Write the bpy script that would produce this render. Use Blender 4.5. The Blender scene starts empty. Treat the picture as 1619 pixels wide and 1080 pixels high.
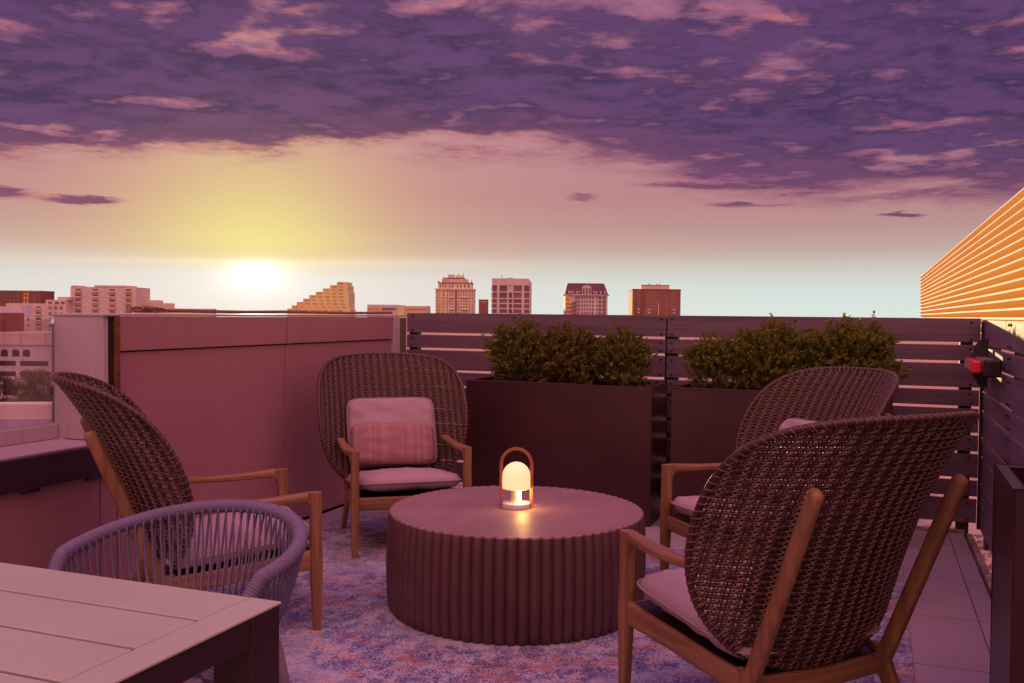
import bpy, bmesh, math, random
from mathutils import Vector, Matrix, noise as mn
R = math.radians; PI = math.pi
random.seed(11)
C = bpy.context.scene.collection
S = bpy.context.scene
YAW = R(20.97)

# ---------------------------------------------------------------- camera
cam = bpy.data.cameras.new('camera'); camo = bpy.data.objects.new('camera', cam); C.objects.link(camo)
S.camera = camo
cam.sensor_width = 36; cam.lens = 1487/1619*36; cam.clip_start = 0.05; cam.clip_end = 6000
camo.matrix_world = Matrix.Translation((0, 0, 1.3)) @ (Matrix.Rotation(YAW, 4, 'Z') @ Matrix.Rotation(PI/2+R(-1.68), 4, 'X') @ Matrix.Rotation(R(0.556), 4, 'Z'))
S.view_settings.view_transform = 'Standard'; S.view_settings.look = 'None'
S.view_settings.exposure = 0; S.view_settings.gamma = 1
S.render.engine = 'CYCLES'
S.cycles.max_bounces = 6; S.cycles.transparent_max_bounces = 8
S.cycles.use_denoising = True

# ---------------------------------------------------------------- shader maths helper
def lin(c):
    return tuple(((v/255)/12.92 if v/255 <= .04045 else ((v/255+.055)/1.055)**2.4) for v in c)
class G:
    "tiny wrapper: float sockets with operators"
    def __init__(s, nt, sock): s.nt = nt; s.s = sock
    @staticmethod
    def op(nt, o, *a, clamp=False):
        n = nt.nodes.new('ShaderNodeMath'); n.operation = o; n.use_clamp = clamp
        for i, v in enumerate(a):
            if isinstance(v, G): nt.links.new(v.s, n.inputs[i])
            else: n.inputs[i].default_value = v
        return G(nt, n.outputs[0])
    def __add__(s, o): return G.op(s.nt, 'ADD', s, o)
    __radd__ = __add__
    def __sub__(s, o): return G.op(s.nt, 'SUBTRACT', s, o)
    def __rsub__(s, o): return G.op(s.nt, 'SUBTRACT', o, s)
    def __mul__(s, o): return G.op(s.nt, 'MULTIPLY', s, o)
    __rmul__ = __mul__
    def __truediv__(s, o): return G.op(s.nt, 'DIVIDE', s, o)
    def clamp(s): return G.op(s.nt, 'ADD', s, 0.0, clamp=True)
    def exp(s): return G.op(s.nt, 'EXPONENT', s)
    def pw(s, p): return G.op(s.nt, 'POWER', s, p)
    def mx(s, o): return G.op(s.nt, 'MAXIMUM', s, o)
    def mi(s, o): return G.op(s.nt, 'MINIMUM', s, o)
    def ss(s, a, b):
        n = s.nt.nodes.new('ShaderNodeMapRange'); n.interpolation_type = 'SMOOTHSTEP'
        s.nt.links.new(s.s, n.inputs[0]); n.inputs[1].default_value = a; n.inputs[2].default_value = b
        n.inputs[3].default_value = 0; n.inputs[4].default_value = 1
        return G(s.nt, n.outputs[0])
def mix(nt, f, a, b, mode='MIX'):
    n = nt.nodes.new('ShaderNodeMix'); n.data_type = 'RGBA'; n.blend_type = mode
    for i, v in ((0, f), (6, a), (7, b)):
        if isinstance(v, G): nt.links.new(v.s, n.inputs[i])
        elif isinstance(v, (int, float)): n.inputs[i].default_value = v
        elif isinstance(v, tuple): n.inputs[i].default_value = (*v[:3], 1)
        else: nt.links.new(v, n.inputs[i])
    return n.outputs[2]
def comb(nt, x, y, z):
    n = nt.nodes.new('ShaderNodeCombineXYZ')
    for i, v in enumerate((x, y, z)):
        if isinstance(v, G): nt.links.new(v.s, n.inputs[i])
        else: n.inputs[i].default_value = v
    return n.outputs[0]
def fbm(nt, vec, scale, detail=6, rough=.55, dist=0):
    n = nt.nodes.new('ShaderNodeTexNoise'); n.inputs['Scale'].default_value = scale
    n.inputs['Detail'].default_value = detail; n.inputs['Roughness'].default_value = rough
    n.inputs['Distortion'].default_value = dist
    if vec is not None: nt.links.new(vec, n.inputs['Vector'])
    return G(nt, n.outputs['Fac'])
def ramp(nt, f, pts):
    n = nt.nodes.new('ShaderNodeValToRGB'); e = n.color_ramp.elements
    while len(e) > 1: e.remove(e[0])
    e[0].position = pts[0][0]; e[0].color = (*pts[0][1], 1)
    for p, c in pts[1:]:
        k = e.new(p); k.color = (*c, 1)
    nt.links.new(f.s, n.inputs[0]); return n.outputs[0]

# ---------------------------------------------------------------- sky at sunset
SUN = Vector((-0.5901, 0.8062, 0.0417)).normalized()
W = bpy.data.worlds.new('World'); S.world = W; W.use_nodes = True
nt = W.node_tree; nt.nodes.clear()
tc = nt.nodes.new('ShaderNodeTexCoord'); vec = tc.outputs['Generated']
def dot(v):
    n = nt.nodes.new('ShaderNodeVectorMath'); n.operation = 'DOT_PRODUCT'
    nt.links.new(vec, n.inputs[0]); n.inputs[1].default_value = v; return G(nt, n.outputs['Value'])
z = dot((0, 0, 1)); cr = dot((math.cos(YAW), math.sin(YAW), 0)); cf = dot((-math.sin(YAW), math.cos(YAW), 0))
zp = z.mx(0.0)
front = cf.ss(-.3, .5)
elev = zp.mi(1.0)
base = ramp(nt, elev, [(0, lin((218, 230, 224))), (.028, lin((212, 222, 218))), (.046, lin((206, 204, 196))), (.068, lin((194, 168, 160))), (.09, lin((186, 146, 144))),
                       (.12, lin((184, 130, 136))), (.17, lin((190, 132, 144))), (.26, lin((176, 114, 146))), (.5, lin((128, 84, 132))), (1, lin((92, 66, 116)))])
# warm side towards the sun
sd = dot(tuple(SUN)); ang2 = (1.0 - sd)*2.0                       # about angle squared
az = (cr + .262)                                                    # lateral offset from the sun
wide = ((0.0 - ang2)/.06).exp(); mid = ((0.0 - ang2)/.013).exp(); core = ((0.0 - ang2)/.0012).exp(); disc = ((0.0 - ang2)/.00009).exp()
col = mix(nt, (wide*.5).clamp(), base, lin((218, 168, 142)))
low = 1.0 - elev.ss(.03, .068)
col = mix(nt, (wide*low*.8).clamp(), col, lin((220, 226, 230)))
col = mix(nt, (mid*.8*elev.ss(.03, .075)).clamp(), col, lin((236, 228, 140)))
# clouds on a plane overhead
cfa = cf.mx(.02)
U = cr/(zp+.09); V = cf/(zp+.09)
q_ = G.op(nt, 'DIVIDE', 1.0, zp/cfa.mx(.25)+.12)
U2 = (cr/cfa.mx(.25))*q_*2.5; V2 = q_*3.1
n1 = fbm(nt, comb(nt, U2, V2, 0.0), .92, 9, .56, .25)
n1b = fbm(nt, comb(nt, U2, V2+.30, 0.0), .92, 9, .56, .25)
n2 = fbm(nt, comb(nt, U2+7.0, V2*1.1, 3.0), 2.6, 7, .58, .2)
n3 = fbm(nt, comb(nt, U2*.35+3.0, V2*.5, 9.0), .9, 4, .5, .2)
n4 = fbm(nt, comb(nt, U2+1.0, V2*1.2, 5.0), 6.0, 5, .6, .2)
tu = cr/cfa; tv = z/cfa
edge = .160 - tu.ss(.02, .32)*.042 + (n1-.5)*.10 + (n3-.5)*.07                     # lower rim of the cloud deck
deck = (tv-edge).ss(-.008, .022)
leftsolid = 1.0 - tu.ss(-.25, .12)
broken = (n3*.34+n1*.40+n2*.20+n4*.06)
bias = .10*leftsolid*(tv.ss(.12, .20)) + .085*((0.0-((tv-.225)/.05).pw(2.0)).exp()) + .055*tu.ss(-.08, .25) + .022
dens = (broken + bias).ss(.455, .60)*deck
def blob(u0, v0, a, b, k=1.0):
    q = ((tu-u0)/a).pw(2.0) + ((tv-v0 - (n2-.5)*.012)/b).pw(2.0)
    return (0.0-q).exp()*k
bl = None
for a in ((-.455, .116, .045, .0055, 1.5), (-.545, .124, .045, .008, 1.2), (-.42, .190, .09, .006, .7), (.235, .148, .12, .0075, .95), (.19, .137, .10, .005, .75), (.27, .118, .05, .0035, .75), (.072, .124, .022, .005, .9),
          (.41, .109, .03, .003, 1.2), (.22, .118, .03, .0035, .6), (.42, .155, .16, .012, .9), (.33, .135, .10, .008, .6)):
    q = blob(*a); bl = q if bl is None else bl + q
bl = (bl*(.55+n4*.9) + (n2-.5)*.9*bl.mi(1.0)).ss(.34, .95)
dens = dens.mx(bl)
back = fbm(nt, comb(nt, U, V, 12.0), 1.3, 6, .55, .3).ss(.42, .62)*zp.ss(.08, .2)
dens = dens*front + back*(1.0-front)*.7
shade = (n1b-n1)*3.2
thick = (broken+bias*.9+ (n2-.5)*.22+ (n4-.5)*.18-shade*.16).ss(.465, .60)
cdark = mix(nt, (n2*.6+n4*.4-shade*.25).ss(.36, .62), lin((62, 45, 84)), lin((96, 62, 108)))
cdark = mix(nt, (1.0-(tv-edge).ss(.0, .07))*.65, cdark, lin((126, 72, 104)))
cthin = mix(nt, (n4*.5+n2*.5).ss(.42, .60), lin((126, 80, 122)), lin((190, 108, 124)))
ccol = mix(nt, thick, cthin, cdark)
rim = dens*(1.0-dens)*4.0
near = ((0.0 - ang2)/.09).exp()
ccol = mix(nt, (rim*(.10+near*.75)*n4.ss(.35, .6)).clamp(), ccol, lin((230, 146, 128)))
col = mix(nt, (dens*.99).clamp(), col, ccol)
# thin veil lying across the sun
veil = ((0.0-((tv-.053-(n2-.5)*.01)/.004).pw(2.0)).exp())*((0.0-((tu+.25)/.22).pw(2.0)).exp())
col = mix(nt, (veil*.35).clamp(), col, lin((250, 236, 190)))
gg_ = G.op(nt, 'DIVIDE', .00022, ((tu+.2725).pw(2.0)*.6+(tv-.0425).pw(2.0)*1.7)+.00011)*cf.ss(.2, .5)*(1.0-tv.ss(.049, .060)*.75)
glow = comb(nt, gg_, gg_*.95, gg_*.74)
col = mix(nt, 1.0, col, glow, 'ADD')
gl2 = comb(nt, mid*.03, mid*.03, mid*.0); col = mix(nt, 1.0, col, gl2, 'ADD')
# physical low sun sky, a faint share of the light
sky = nt.nodes.new('ShaderNodeTexSky'); sky.sky_type = 'NISHITA'; sky.sun_disc = False
sky.sun_elevation = R(2.4); sky.sun_rotation = math.atan2(SUN.x, SUN.y)
bgs = nt.nodes.new('ShaderNodeBackground'); nt.links.new(sky.outputs[0], bgs.inputs[0]); bgs.inputs[1].default_value = .003
# unseen sky behind the camera and overhead, brightened and warmed to lift the terrace shadows
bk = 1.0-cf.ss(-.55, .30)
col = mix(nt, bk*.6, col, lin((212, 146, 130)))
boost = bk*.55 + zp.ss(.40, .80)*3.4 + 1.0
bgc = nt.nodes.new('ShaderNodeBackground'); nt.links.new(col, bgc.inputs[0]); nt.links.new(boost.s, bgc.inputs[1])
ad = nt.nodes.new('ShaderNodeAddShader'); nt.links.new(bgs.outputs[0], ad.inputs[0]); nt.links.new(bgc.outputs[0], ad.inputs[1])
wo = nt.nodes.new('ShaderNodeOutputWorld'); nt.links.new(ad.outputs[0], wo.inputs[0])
W.cycles.sampling_method = 'MANUAL'; W.cycles.sample_map_resolution = 1024

sl = bpy.data.lights.new('sun', 'SUN'); sl.energy = 5.0; sl.angle = R(.6); sl.color = (1, .70, .32)
so = bpy.data.objects.new('sun', sl); C.objects.link(so); so.rotation_euler = SUN.to_track_quat('Z', 'Y').to_euler()

# ---------------------------------------------------------------- materials
def bsdf(name, base, rough=.6, metal=0.0, emis=None, es=0, spec=None):
    m = bpy.data.materials.new(name); m.use_nodes = True
    b = m.node_tree.nodes['Principled BSDF']
    b.inputs['Base Color'].default_value = (*base, 1); b.inputs['Roughness'].default_value = rough
    b.inputs['Metallic'].default_value = metal
    if spec is not None: b.inputs['Specular IOR Level'].default_value = spec
    if emis: b.inputs['Emission Color'].default_value = (*emis, 1); b.inputs['Emission Strength'].default_value = es
    return m, m.node_tree, b
def noisy(name, c1, c2, scale=8, rough=.6, metal=0.0, stretch=(1, 1, 1), detail=5, bump=0.0, bscale=None, lo=.35, hi=.65, rvar=0.0, coord='Object', spec=None, weather=0.0, streak=0.0):
    m, nt, b = bsdf(name, c1, rough, metal, spec=spec)
    tc = nt.nodes.new('ShaderNodeTexCoord'); mp = nt.nodes.new('ShaderNodeMapping')
    mp.inputs['Scale'].default_value = stretch; nt.links.new(tc.outputs[coord], mp.inputs[0])
    v = mp.outputs[0]; f = fbm(nt, v, scale, detail, .6, .2)
    c = mix(nt, f.ss(lo, hi), c1, c2)
    if weather:
        g = fbm(nt, v, scale*.17, 6, .65, .5); c = mix(nt, (g.ss(.45, .75)*weather), c, tuple(x*.45 for x in c1))
    if streak:
        m2 = nt.nodes.new('ShaderNodeMapping'); m2.inputs['Scale'].default_value = (9, 9, .5); nt.links.new(tc.outputs[coord], m2.inputs[0])
        g1 = fbm(nt, m2.outputs[0], 2.2, 6, .65, .4); g2 = fbm(nt, tc.outputs[coord], 2.4, 5, .7, .6)
        c = mix(nt, ((g1.ss(.5, .72))*(g2.ss(.35, .6))*streak), c, tuple(x*.4 for x in c1)); c = mix(nt, (g2*.5+g1*.5).ss(.55, .7)*streak*.8, c, tuple(min(1, x*1.5+.03) for x in c1))
        sp = fbm(nt, tc.outputs[coord], 70, 2, .6).ss(.70, .76); c = mix(nt, sp*streak, c, tuple(x*.4 for x in c1))
        rvar = max(rvar, .3); f = f*.3+g2*.7
    nt.links.new(c, b.inputs['Base Color'])
    if rvar:
        r = (f-.5)*rvar + rough; nt.links.new(r.s, b.inputs['Roughness'])
    if bump:
        bp = nt.nodes.new('ShaderNodeBump'); bp.inputs['Strength'].default_value = bump; bp.inputs['Distance'].default_value = .01
        h = fbm(nt, v, bscale or scale*3, 4, .6); nt.links.new(h.s, bp.inputs['Height']); nt.links.new(bp.outputs[0], b.inputs['Normal'])
    return m
M = {}
def wood(name, stretch, c1=(.30, .145, .062), c2=(.20, .088, .037)):
    m = noisy(name, c1, c2, 34, .5, stretch=stretch, detail=6, bump=.12, bscale=60, lo=.38, hi=.62, rvar=.25, weather=.35)
    return m
M['wood_z'] = wood('teak upright', (1, 1, .06)); M['wood_y'] = wood('teak lengthwise', (1, .06, 1)); M['wood_x'] = wood('teak crosswise', (.06, 1, 1))
M['wicker'] = noisy('wicker strand', (.085, .030, .020), (.045, .015, .010), 60, .42, lo=.3, hi=.7)
M['cord'] = noisy('wicker binding', (.27, .145, .115), (.13, .06, .048), 90, .38, lo=.3, hi=.7)
M['fabric'] = noisy('cushion fabric', (.44, .30, .335), (.37, .25, .285), 160, .9, bump=.25, bscale=420, stretch=(1, 1, 1), spec=.15)
M['fabric_edge'] = noisy('cushion piping', (.38, .255, .29), (.32, .21, .245), 160, .9, spec=.15)
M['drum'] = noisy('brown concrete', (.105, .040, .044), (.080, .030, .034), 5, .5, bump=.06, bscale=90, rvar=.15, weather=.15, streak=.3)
M['drumtop'] = noisy('brown concrete top with sky sheen', (.30, .17, .165), (.25, .14, .135), 3.5, .50, bump=.03, bscale=80, rvar=.28, weather=.45)  # sky reflection painted in as a lighter copy of the drum colour
M['planter'] = noisy('dark bronze metal', (.070, .024, .029), (.054, .017, .022), 2.2, .36, metal=.25, bump=.03, bscale=50, rvar=.12, streak=.35)
M['planter_rim'] = noisy('bronze rim', (.16, .07, .055), (.11, .05, .04), 6, .4, metal=.3)
M['soil'] = noisy('potting soil', (.035, .02, .012), (.015, .008, .005), 40, .95, bump=.9, bscale=60)
M['panel'] = noisy('painted parapet panel', (.40, .185, .205), (.365, .165, .185), 1.3, .42, bump=.03, bscale=3, rvar=.1, weather=.06, streak=.28)
M['panelpale'] = noisy('pale painted metal', (.50, .37, .42), (.45, .33, .38), 2.0, .5, bump=.02, bscale=9, weather=.1, streak=.35)
M['trim'] = noisy('bronze trim', (.30, .13, .06), (.22, .09, .04), 8, .35, metal=.6)
M['fascia'] = noisy('plum metal fascia', (.085, .042, .066), (.07, .034, .054), 3, .38, metal=.35, stretch=(1, .2, 1), rvar=.1)
M['board'] = noisy('stained fence board', (.165, .092, .135), (.115, .062, .095), 13, .55, stretch=(.05, 1, 1), bump=.22, bscale=55, rvar=.2, weather=.4, detail=7)
M['board_y'] = noisy('weathered fence board', (.235, .155, .20), (.155, .095, .135), 10, .5, stretch=(1, .16, 1), bump=.3, bscale=60, rvar=.25, weather=.4, detail=7)
M['post'] = noisy('dark steel post', (.035, .015, .02), (.025, .011, .014), 8, .45, metal=.3)
M['bolt'] = noisy('zinc bolt', (.16, .10, .13), (.10, .06, .08), 60, .35, metal=.8)
M['rope'] = noisy('lilac rope', (.20, .155, .255), (.155, .12, .205), 200, .75, bump=.3, bscale=500)
M['ropein'] = M['rope']
M['ropeleg'] = noisy('grey powder coat', (.215, .145, .185), (.19, .125, .165), 30, .5)
M['tabletop'] = noisy('powder coated table top', (.50, .50, .37), (.46, .46, .34), 2.5, .25, bump=.05, bscale=260, rvar=.08)  # horizon reflection is partly mixed into this pale base colour
M['tableleg'] = noisy('dark powder coated leg', (.040, .014, .018), (.032, .011, .014), 6, .4, bump=.05, bscale=200)
M['white'] = noisy('white plastic', (.66, .58, .60), (.62, .54, .56), 6, .35)
M['siren_red'] = noisy('red plastic', (.75, .03, .05), (.65, .025, .045), 9, .35)
M['siren_dark'] = noisy('black plastic', (.028, .012, .014), (.02, .009, .01), 20, .4)
M['bar'] = noisy('brushed metal bar', (.42, .30, .32), (.33, .23, .25), 30, .35, metal=.6, stretch=(1, .1, 1))
M['label'] = noisy('pale label', (.62, .42, .46), (.42, .18, .22), 300, .6, stretch=(1, 1, .35))
M['steel'] = noisy('old steel rope', (.34, .17, .10), (.18, .085, .05), 70, .5, metal=.5)
M['copper'] = noisy('lamp handle leather', (.40, .15, .07), (.30, .10, .05), 20, .45)

# ---------------------------------------------------------------- mesh helpers
class MB:
    def __init__(s): s.v = []; s.f = []; s.m = []
    def add(s, vs, fs, mi=0):
        o = len(s.v); s.v.extend(vs); s.f.extend([tuple(i+o for i in f) for f in fs]); s.m.extend([mi]*len(fs)); return s
    def box(s, x0, x1, y0, y1, z0, z1, mi=0):
        vs = [(x, y, z) for z in (z0, z1) for y in (y0, y1) for x in (x0, x1)]
        return s.add(vs, [(0, 2, 3, 1), (4, 5, 7, 6), (0, 1, 5, 4), (2, 6, 7, 3), (1, 3, 7, 5), (0, 4, 6, 2)], mi)
    def sweep(s, path, sec, n=8, p=2.0, up=(0, 0, 1), cap=True, mi=0, closed=False, fixed=None):
        "path of points, sec = list of (half width, half height) or one pair; superellipse section of power p"
        P = [Vector(q) for q in path]; L = len(P)
        if isinstance(sec, tuple): sec = [sec]*L
        vs = []; up = Vector(up)
        for i, q in enumerate(P):
            if closed: t = P[(i+1) % L]-P[i-1]
            else: t = P[min(i+1, L-1)]-P[max(i-1, 0)]
            t.normalize()
            if fixed: a, b = Vector(fixed[0]), Vector(fixed[1])
            else:
                a = t.cross(up)
                if a.length < 1e-4: a = t.cross(Vector((0, 1, 0)))
                a.normalize(); b = a.cross(t).normalized()
            w, h = sec[i]
            for k in range(n):
                an = 2*PI*(k+.5)/n; c, d = math.cos(an), math.sin(an)
                c = math.copysign(abs(c)**(2/p), c); d = math.copysign(abs(d)**(2/p), d)
                vs.append(tuple(q+a*(w*c)+b*(h*d)))
        fs = []
        for i in range(L if closed else L-1):
            j = (i+1) % L
            for k in range(n):
                l = (k+1) % n; fs.append((i*n+k, i*n+l, j*n+l, j*n+k))
        if cap and not closed: fs += [tuple(range(n-1, -1, -1)), tuple(range((L-1)*n, L*n))]
        return s.add(vs, fs, mi)
    def tube(s, path, r, n=6, **k): return s.sweep(path, (r, r) if not isinstance(r, list) else [(x, x) for x in r], n, **k)
    def lathe(s, prof, n=32, c=(0, 0), mi=0, rf=None, z0=0):
        vs = []; fs = []
        for (r, z) in prof:
            for k in range(n):
                a = 2*PI*k/n; rr = r*(rf(a, r) if rf else 1)
                vs.append((c[0]+rr*math.cos(a), c[1]+rr*math.sin(a), z+z0))
        for i in range(len(prof)-1):
            for k in range(n):
                l = (k+1) % n; fs.append((i*n+k, i*n+l, (i+1)*n+l, (i+1)*n+k))
        fs += [tuple(range(n-1, -1, -1)), tuple(range((len(prof)-1)*n, len(prof)*n))]
        return s.add(vs, fs, mi)
    def build(s, name, mats, parent=None, smooth=False, bevel=0, seg=2, loc=None, rz=0, auto=False):
        me = bpy.data.meshes.new(name); me.from_pydata(s.v, [], s.f)
        if not isinstance(mats, (list, tuple)): mats = [mats]
        for m in mats: me.materials.append(m)
        if len(mats) > 1: me.polygons.foreach_set('material_index', s.m)
        if smooth or bevel: me.polygons.foreach_set('use_smooth', [True]*len(s.f))
        if auto: me.set_sharp_from_angle(angle=R(35))
        me.update()
        o = bpy.data.objects.new(name, me); C.objects.link(o)
        if parent: o.parent = parent
        if loc: o.location = loc
        if rz: o.rotation_euler.z = rz
        if bevel:
            b = o.modifiers.new('bevel', 'BEVEL'); b.width = bevel; b.segments = seg; b.limit_method = 'ANGLE'; b.angle_limit = R(40)
            b.harden_normals = True
        return o
def tag(o, label=None, cat=None, group=None, kind=None):
    if label: o['label'] = label
    if cat: o['category'] = cat
    if group: o['group'] = group
    if kind: o['kind'] = kind
    return o
def empty(name, loc, rz=0):
    o = bpy.data.objects.new(name, None); o.empty_display_size = .1; C.objects.link(o); o.location = loc; o.rotation_euler.z = rz; return o
def kids(o): return [c for c in C.objects if c.parent == o]
def copy_tree(o, parent=None):
    c = o.copy(); C.objects.link(c)
    if parent: c.parent = parent
    for ch in kids(o): copy_tree(ch, c)
    return c

# ---------------------------------------------------------------- ground, terrace floor, roofs
GZ = -28.0
m = noisy('city ground', (.10, .075, .075), (.06, .05, .05), .02, .9)
tag(MB().box(-2500, 2500, -1500, 3500, GZ-1, GZ).build('city_ground', m), kind='structure')

def paver_mat():
    m, nt, b = bsdf('concrete pavers', (.3, .22, .26), .75)
    tc = nt.nodes.new('ShaderNodeTexCoord'); v = tc.outputs['Object']
    br = nt.nodes.new('ShaderNodeTexBrick'); br.offset = 0; br.squash = 1
    mp = nt.nodes.new('ShaderNodeMapping'); mp.inputs['Location'].default_value = (.19, .02, 0); nt.links.new(v, mp.inputs[0])
    nt.links.new(mp.outputs[0], br.inputs['Vector'])
    br.inputs['Scale'].default_value = 1; br.inputs['Brick Width'].default_value = .64; br.inputs['Row Height'].default_value = .64
    br.inputs['Mortar Size'].default_value = .003; br.inputs['Mortar Smooth'].default_value = .1
    br.inputs['Color1'].default_value = (.42, .31, .36, 1); br.inputs['Color2'].default_value = (.37, .27, .315, 1); br.inputs['Mortar'].default_value = (.06, .035, .045, 1)
    g = fbm(nt, v, 300, 3, .7); g2 = fbm(nt, v, 3, 6, .6)
    c = mix(nt, (g.ss(.3, .75)*.6), br.outputs['Color'], (.23, .16, .19)); c = mix(nt, g2.ss(.5, .75)*.35, c, (.17, .115, .135))
    nt.links.new(c, b.inputs['Base Color'])
    bp = nt.nodes.new('ShaderNodeBump'); bp.inputs['Strength'].default_value = .35; bp.inputs['Distance'].default_value = .003
    h = g*.4 + (1.0-G(nt, br.outputs['Fac'])); nt.links.new(h.s, bp.inputs['Height']); nt.links.new(bp.outputs[0], b.inputs['Normal'])
    return m
tag(MB().box(-3.29, .535, -3.2, 6.24, -.25, 0).build('terrace_floor', paver_mat()), kind='structure')
m = noisy('stone roof slabs', (.62, .47, .36), (.40, .28, .22), 2.4, .8, bump=.5, bscale=18, lo=.42, hi=.58)
tag(MB().box(-3.7, 1.9, 6.24, 52, -.30, -.05).box(.535, 1.9, -3.2, 6.24, -.30, -.05).build('roof_slab', m), kind='structure')
m = noisy('rough kerb', (.42, .30, .27), (.2, .13, .12), 14, .85, bump=.8, bscale=40)
k = MB(); k.box(.545, .578, 1.5, 6.16, -.045, .022); k.box(.15, .54, 6.245, 6.275, -.045, .022)
tag(k.build('kerb', m, bevel=.004), kind='structure')
g = MB(); rr = random.Random(5)
for i in range(120):
    x = rr.uniform(.60, .75); y = rr.uniform(5.0, 6.5); s_ = rr.uniform(.006, .022)
    a = [(x+s_*rr.uniform(.7, 1.2)*math.cos(t*PI/3), y+s_*rr.uniform(.7, 1.2)*math.sin(t*PI/3), -.048) for t in range(6)]
    g.add(a+[(x+s_*.3, y, -.048+s_*.9), (x-s_*.3, y+s_*.2, -.048+s_*.8)], [(0, 1, 6), (1, 2, 6), (2, 7, 6), (2, 3, 7), (3, 4, 7), (4, 5, 7), (5, 6, 7), (5, 0, 6)])
tag(g.build('gravel', m), kind='stuff')

# ---------------------------------------------------------------- rug
def rug_mat():
    m, nt, b = bsdf('worn patterned rug', (.3, .2, .3), .95, spec=.1)
    tc = nt.nodes.new('ShaderNodeTexCoord'); v = tc.outputs['Object']
    sx = nt.nodes.new('ShaderNodeSeparateXYZ'); nt.links.new(v, sx.inputs[0]); X, Y = G(nt, sx.outputs[0]), G(nt, sx.outputs[1])
    px = 170.0
    fx = G.op(nt, 'FLOOR', X*px)/px; fy = G.op(nt, 'FLOOR', Y*px*1.6)/(px*1.6)
    q = comb(nt, fx, fy, 0.0); qs = comb(nt, fx*1.5, fy*1.0, 0.0); qt = comb(nt, fx*.9, fy*1.5, 4.0)
    e_ = fbm(nt, comb(nt, fx*1.3, fy*2.0, 31.0), 1.1, 6, .72, .6); a = fbm(nt, qs, 7.0, 8, .80, .3); bb = fbm(nt, qt, 8.0, 8, .78, .3); c_ = fbm(nt, comb(nt, fx, fy*1.6, 9.0), 2.0, 7, .7, .3); d = fbm(nt, comb(nt, fx, fy, 20.0), 60, 2, .7)
    wn = nt.nodes.new('ShaderNodeTexWhiteNoise'); nt.links.new(q, wn.inputs[0]); w = G(nt, wn.outputs['Value'])
    col = mix(nt, (a+(w-.5)*.16).ss(.46, .52), (.42, .40, .49), (.12, .125, .28))
    col = mix(nt, (bb+(w-.5)*.16).ss(.56, .60), col, (.46, .15, .075))
    col = mix(nt, (a*.5+c_*.5+(w-.5)*.2).ss(.555, .59)*.95, col, (.045, .028, .065))
    col = mix(nt, (c_+(d-.5)*.3).ss(.56, .66)*.7, col, (.33, .15, .17))
    col = mix(nt, (bb*.5+(1.0-a)*.5+(d-.5)*.3).ss(.54, .64)*.6, col, (.62, .50, .52))
    col = mix(nt, (e_*.65+bb*.35+(w-.5)*.10).ss(.52, .57)*.8, col, (.36, .15, .115))
    col = mix(nt, ((1.0-e_)*.6+a*.4+(w-.5)*.10).ss(.545, .60)*.75, col, (.44, .39, .46))
    sp = (w-.93).ss(0, .02); col = mix(nt, sp*.6, col, (.05, .035, .08))
    nt.links.new(col, b.inputs['Base Color'])
    bp = nt.nodes.new('ShaderNodeBump'); bp.inputs['Strength'].default_value = .5; bp.inputs['Distance'].default_value = .003
    nt.links.new((w*.6+d).s, bp.inputs['Height']); nt.links.new(bp.outputs[0], b.inputs['Normal'])
    return m
rug = MB().box(-3.09, .165, 1.0, 5.21, .001, .010).build('rug', rug_mat(), bevel=.003)
tag(rug, 'worn blue, lilac and rust patterned area rug under the coffee table', 'rug')

# ---------------------------------------------------------------- left parapet
def bx(name, a, mat_, parent, bevel=.003): return MB().box(*a).build(name, mat_, parent, bevel=bevel)
pw = empty('parapet_wall', (-3.29, 4.8, 0)); tag(pw, 'tall parapet wall clad in two rows of smooth panels, backlit by the sun', 'wall')
X0 = -3.29
def wp(name, x0, x1, y0, y1, z0, z1, mt, bevel=.003): return MB().box(x0-X0, x1-X0, y0-4.8, y1-4.8, z0, z1).build(name, mt, pw, bevel=bevel)
ya, yb, ys = 3.39, 6.24, 4.795
wp('core', -3.60, -3.335, ya+.03, yb+.2, -.2, 1.262, M['fascia'])
for y0, y1 in ((ya+.06, ys-.004), (ys+.004, 6.12)):
    wp('lower_panel', -3.33, -3.30, y0, y1, .012, 1.1015, M['panel'])
    wp('upper_panel', -3.33, -3.285, y0, y1, 1.108, 1.268, M['panel'])
wp('corner_panel', -3.33, -3.282, 6.128, 6.235, .012, 1.268, M['panelpale'])
wp('trim', -3.332, -3.276, ya+.022, ya+.052, .69, 1.275, M['trim'], .002)
wp('dark_joint', -3.334, -3.29, ya+.006, ya+.02, .69, 1.27, M['post'], .002)
wp('end_panel', -3.60, -3.30, ya-.03, ya+.004, .694, 1.27, M['panelpale'], .004)
wp('coping', -3.61, -3.281, ya-.036, yb+.2, 1.271, 1.283, M['panelpale'], .003)
sc_ = MB()
for zz in (1.24, .98, .9): sc_.lathe([(.005, 0), (.005, .003), (.002, .004)], 8)
for i, zz in enumerate((1.24, 1.0, .88)):
    b_ = MB(); b_.tube([(-3.276-X0, ya+.036-4.8, zz), (-3.272-X0, ya+.036-4.8, zz)], .005, 8); b_.build('screw', M['bolt'], pw, smooth=False)

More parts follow.
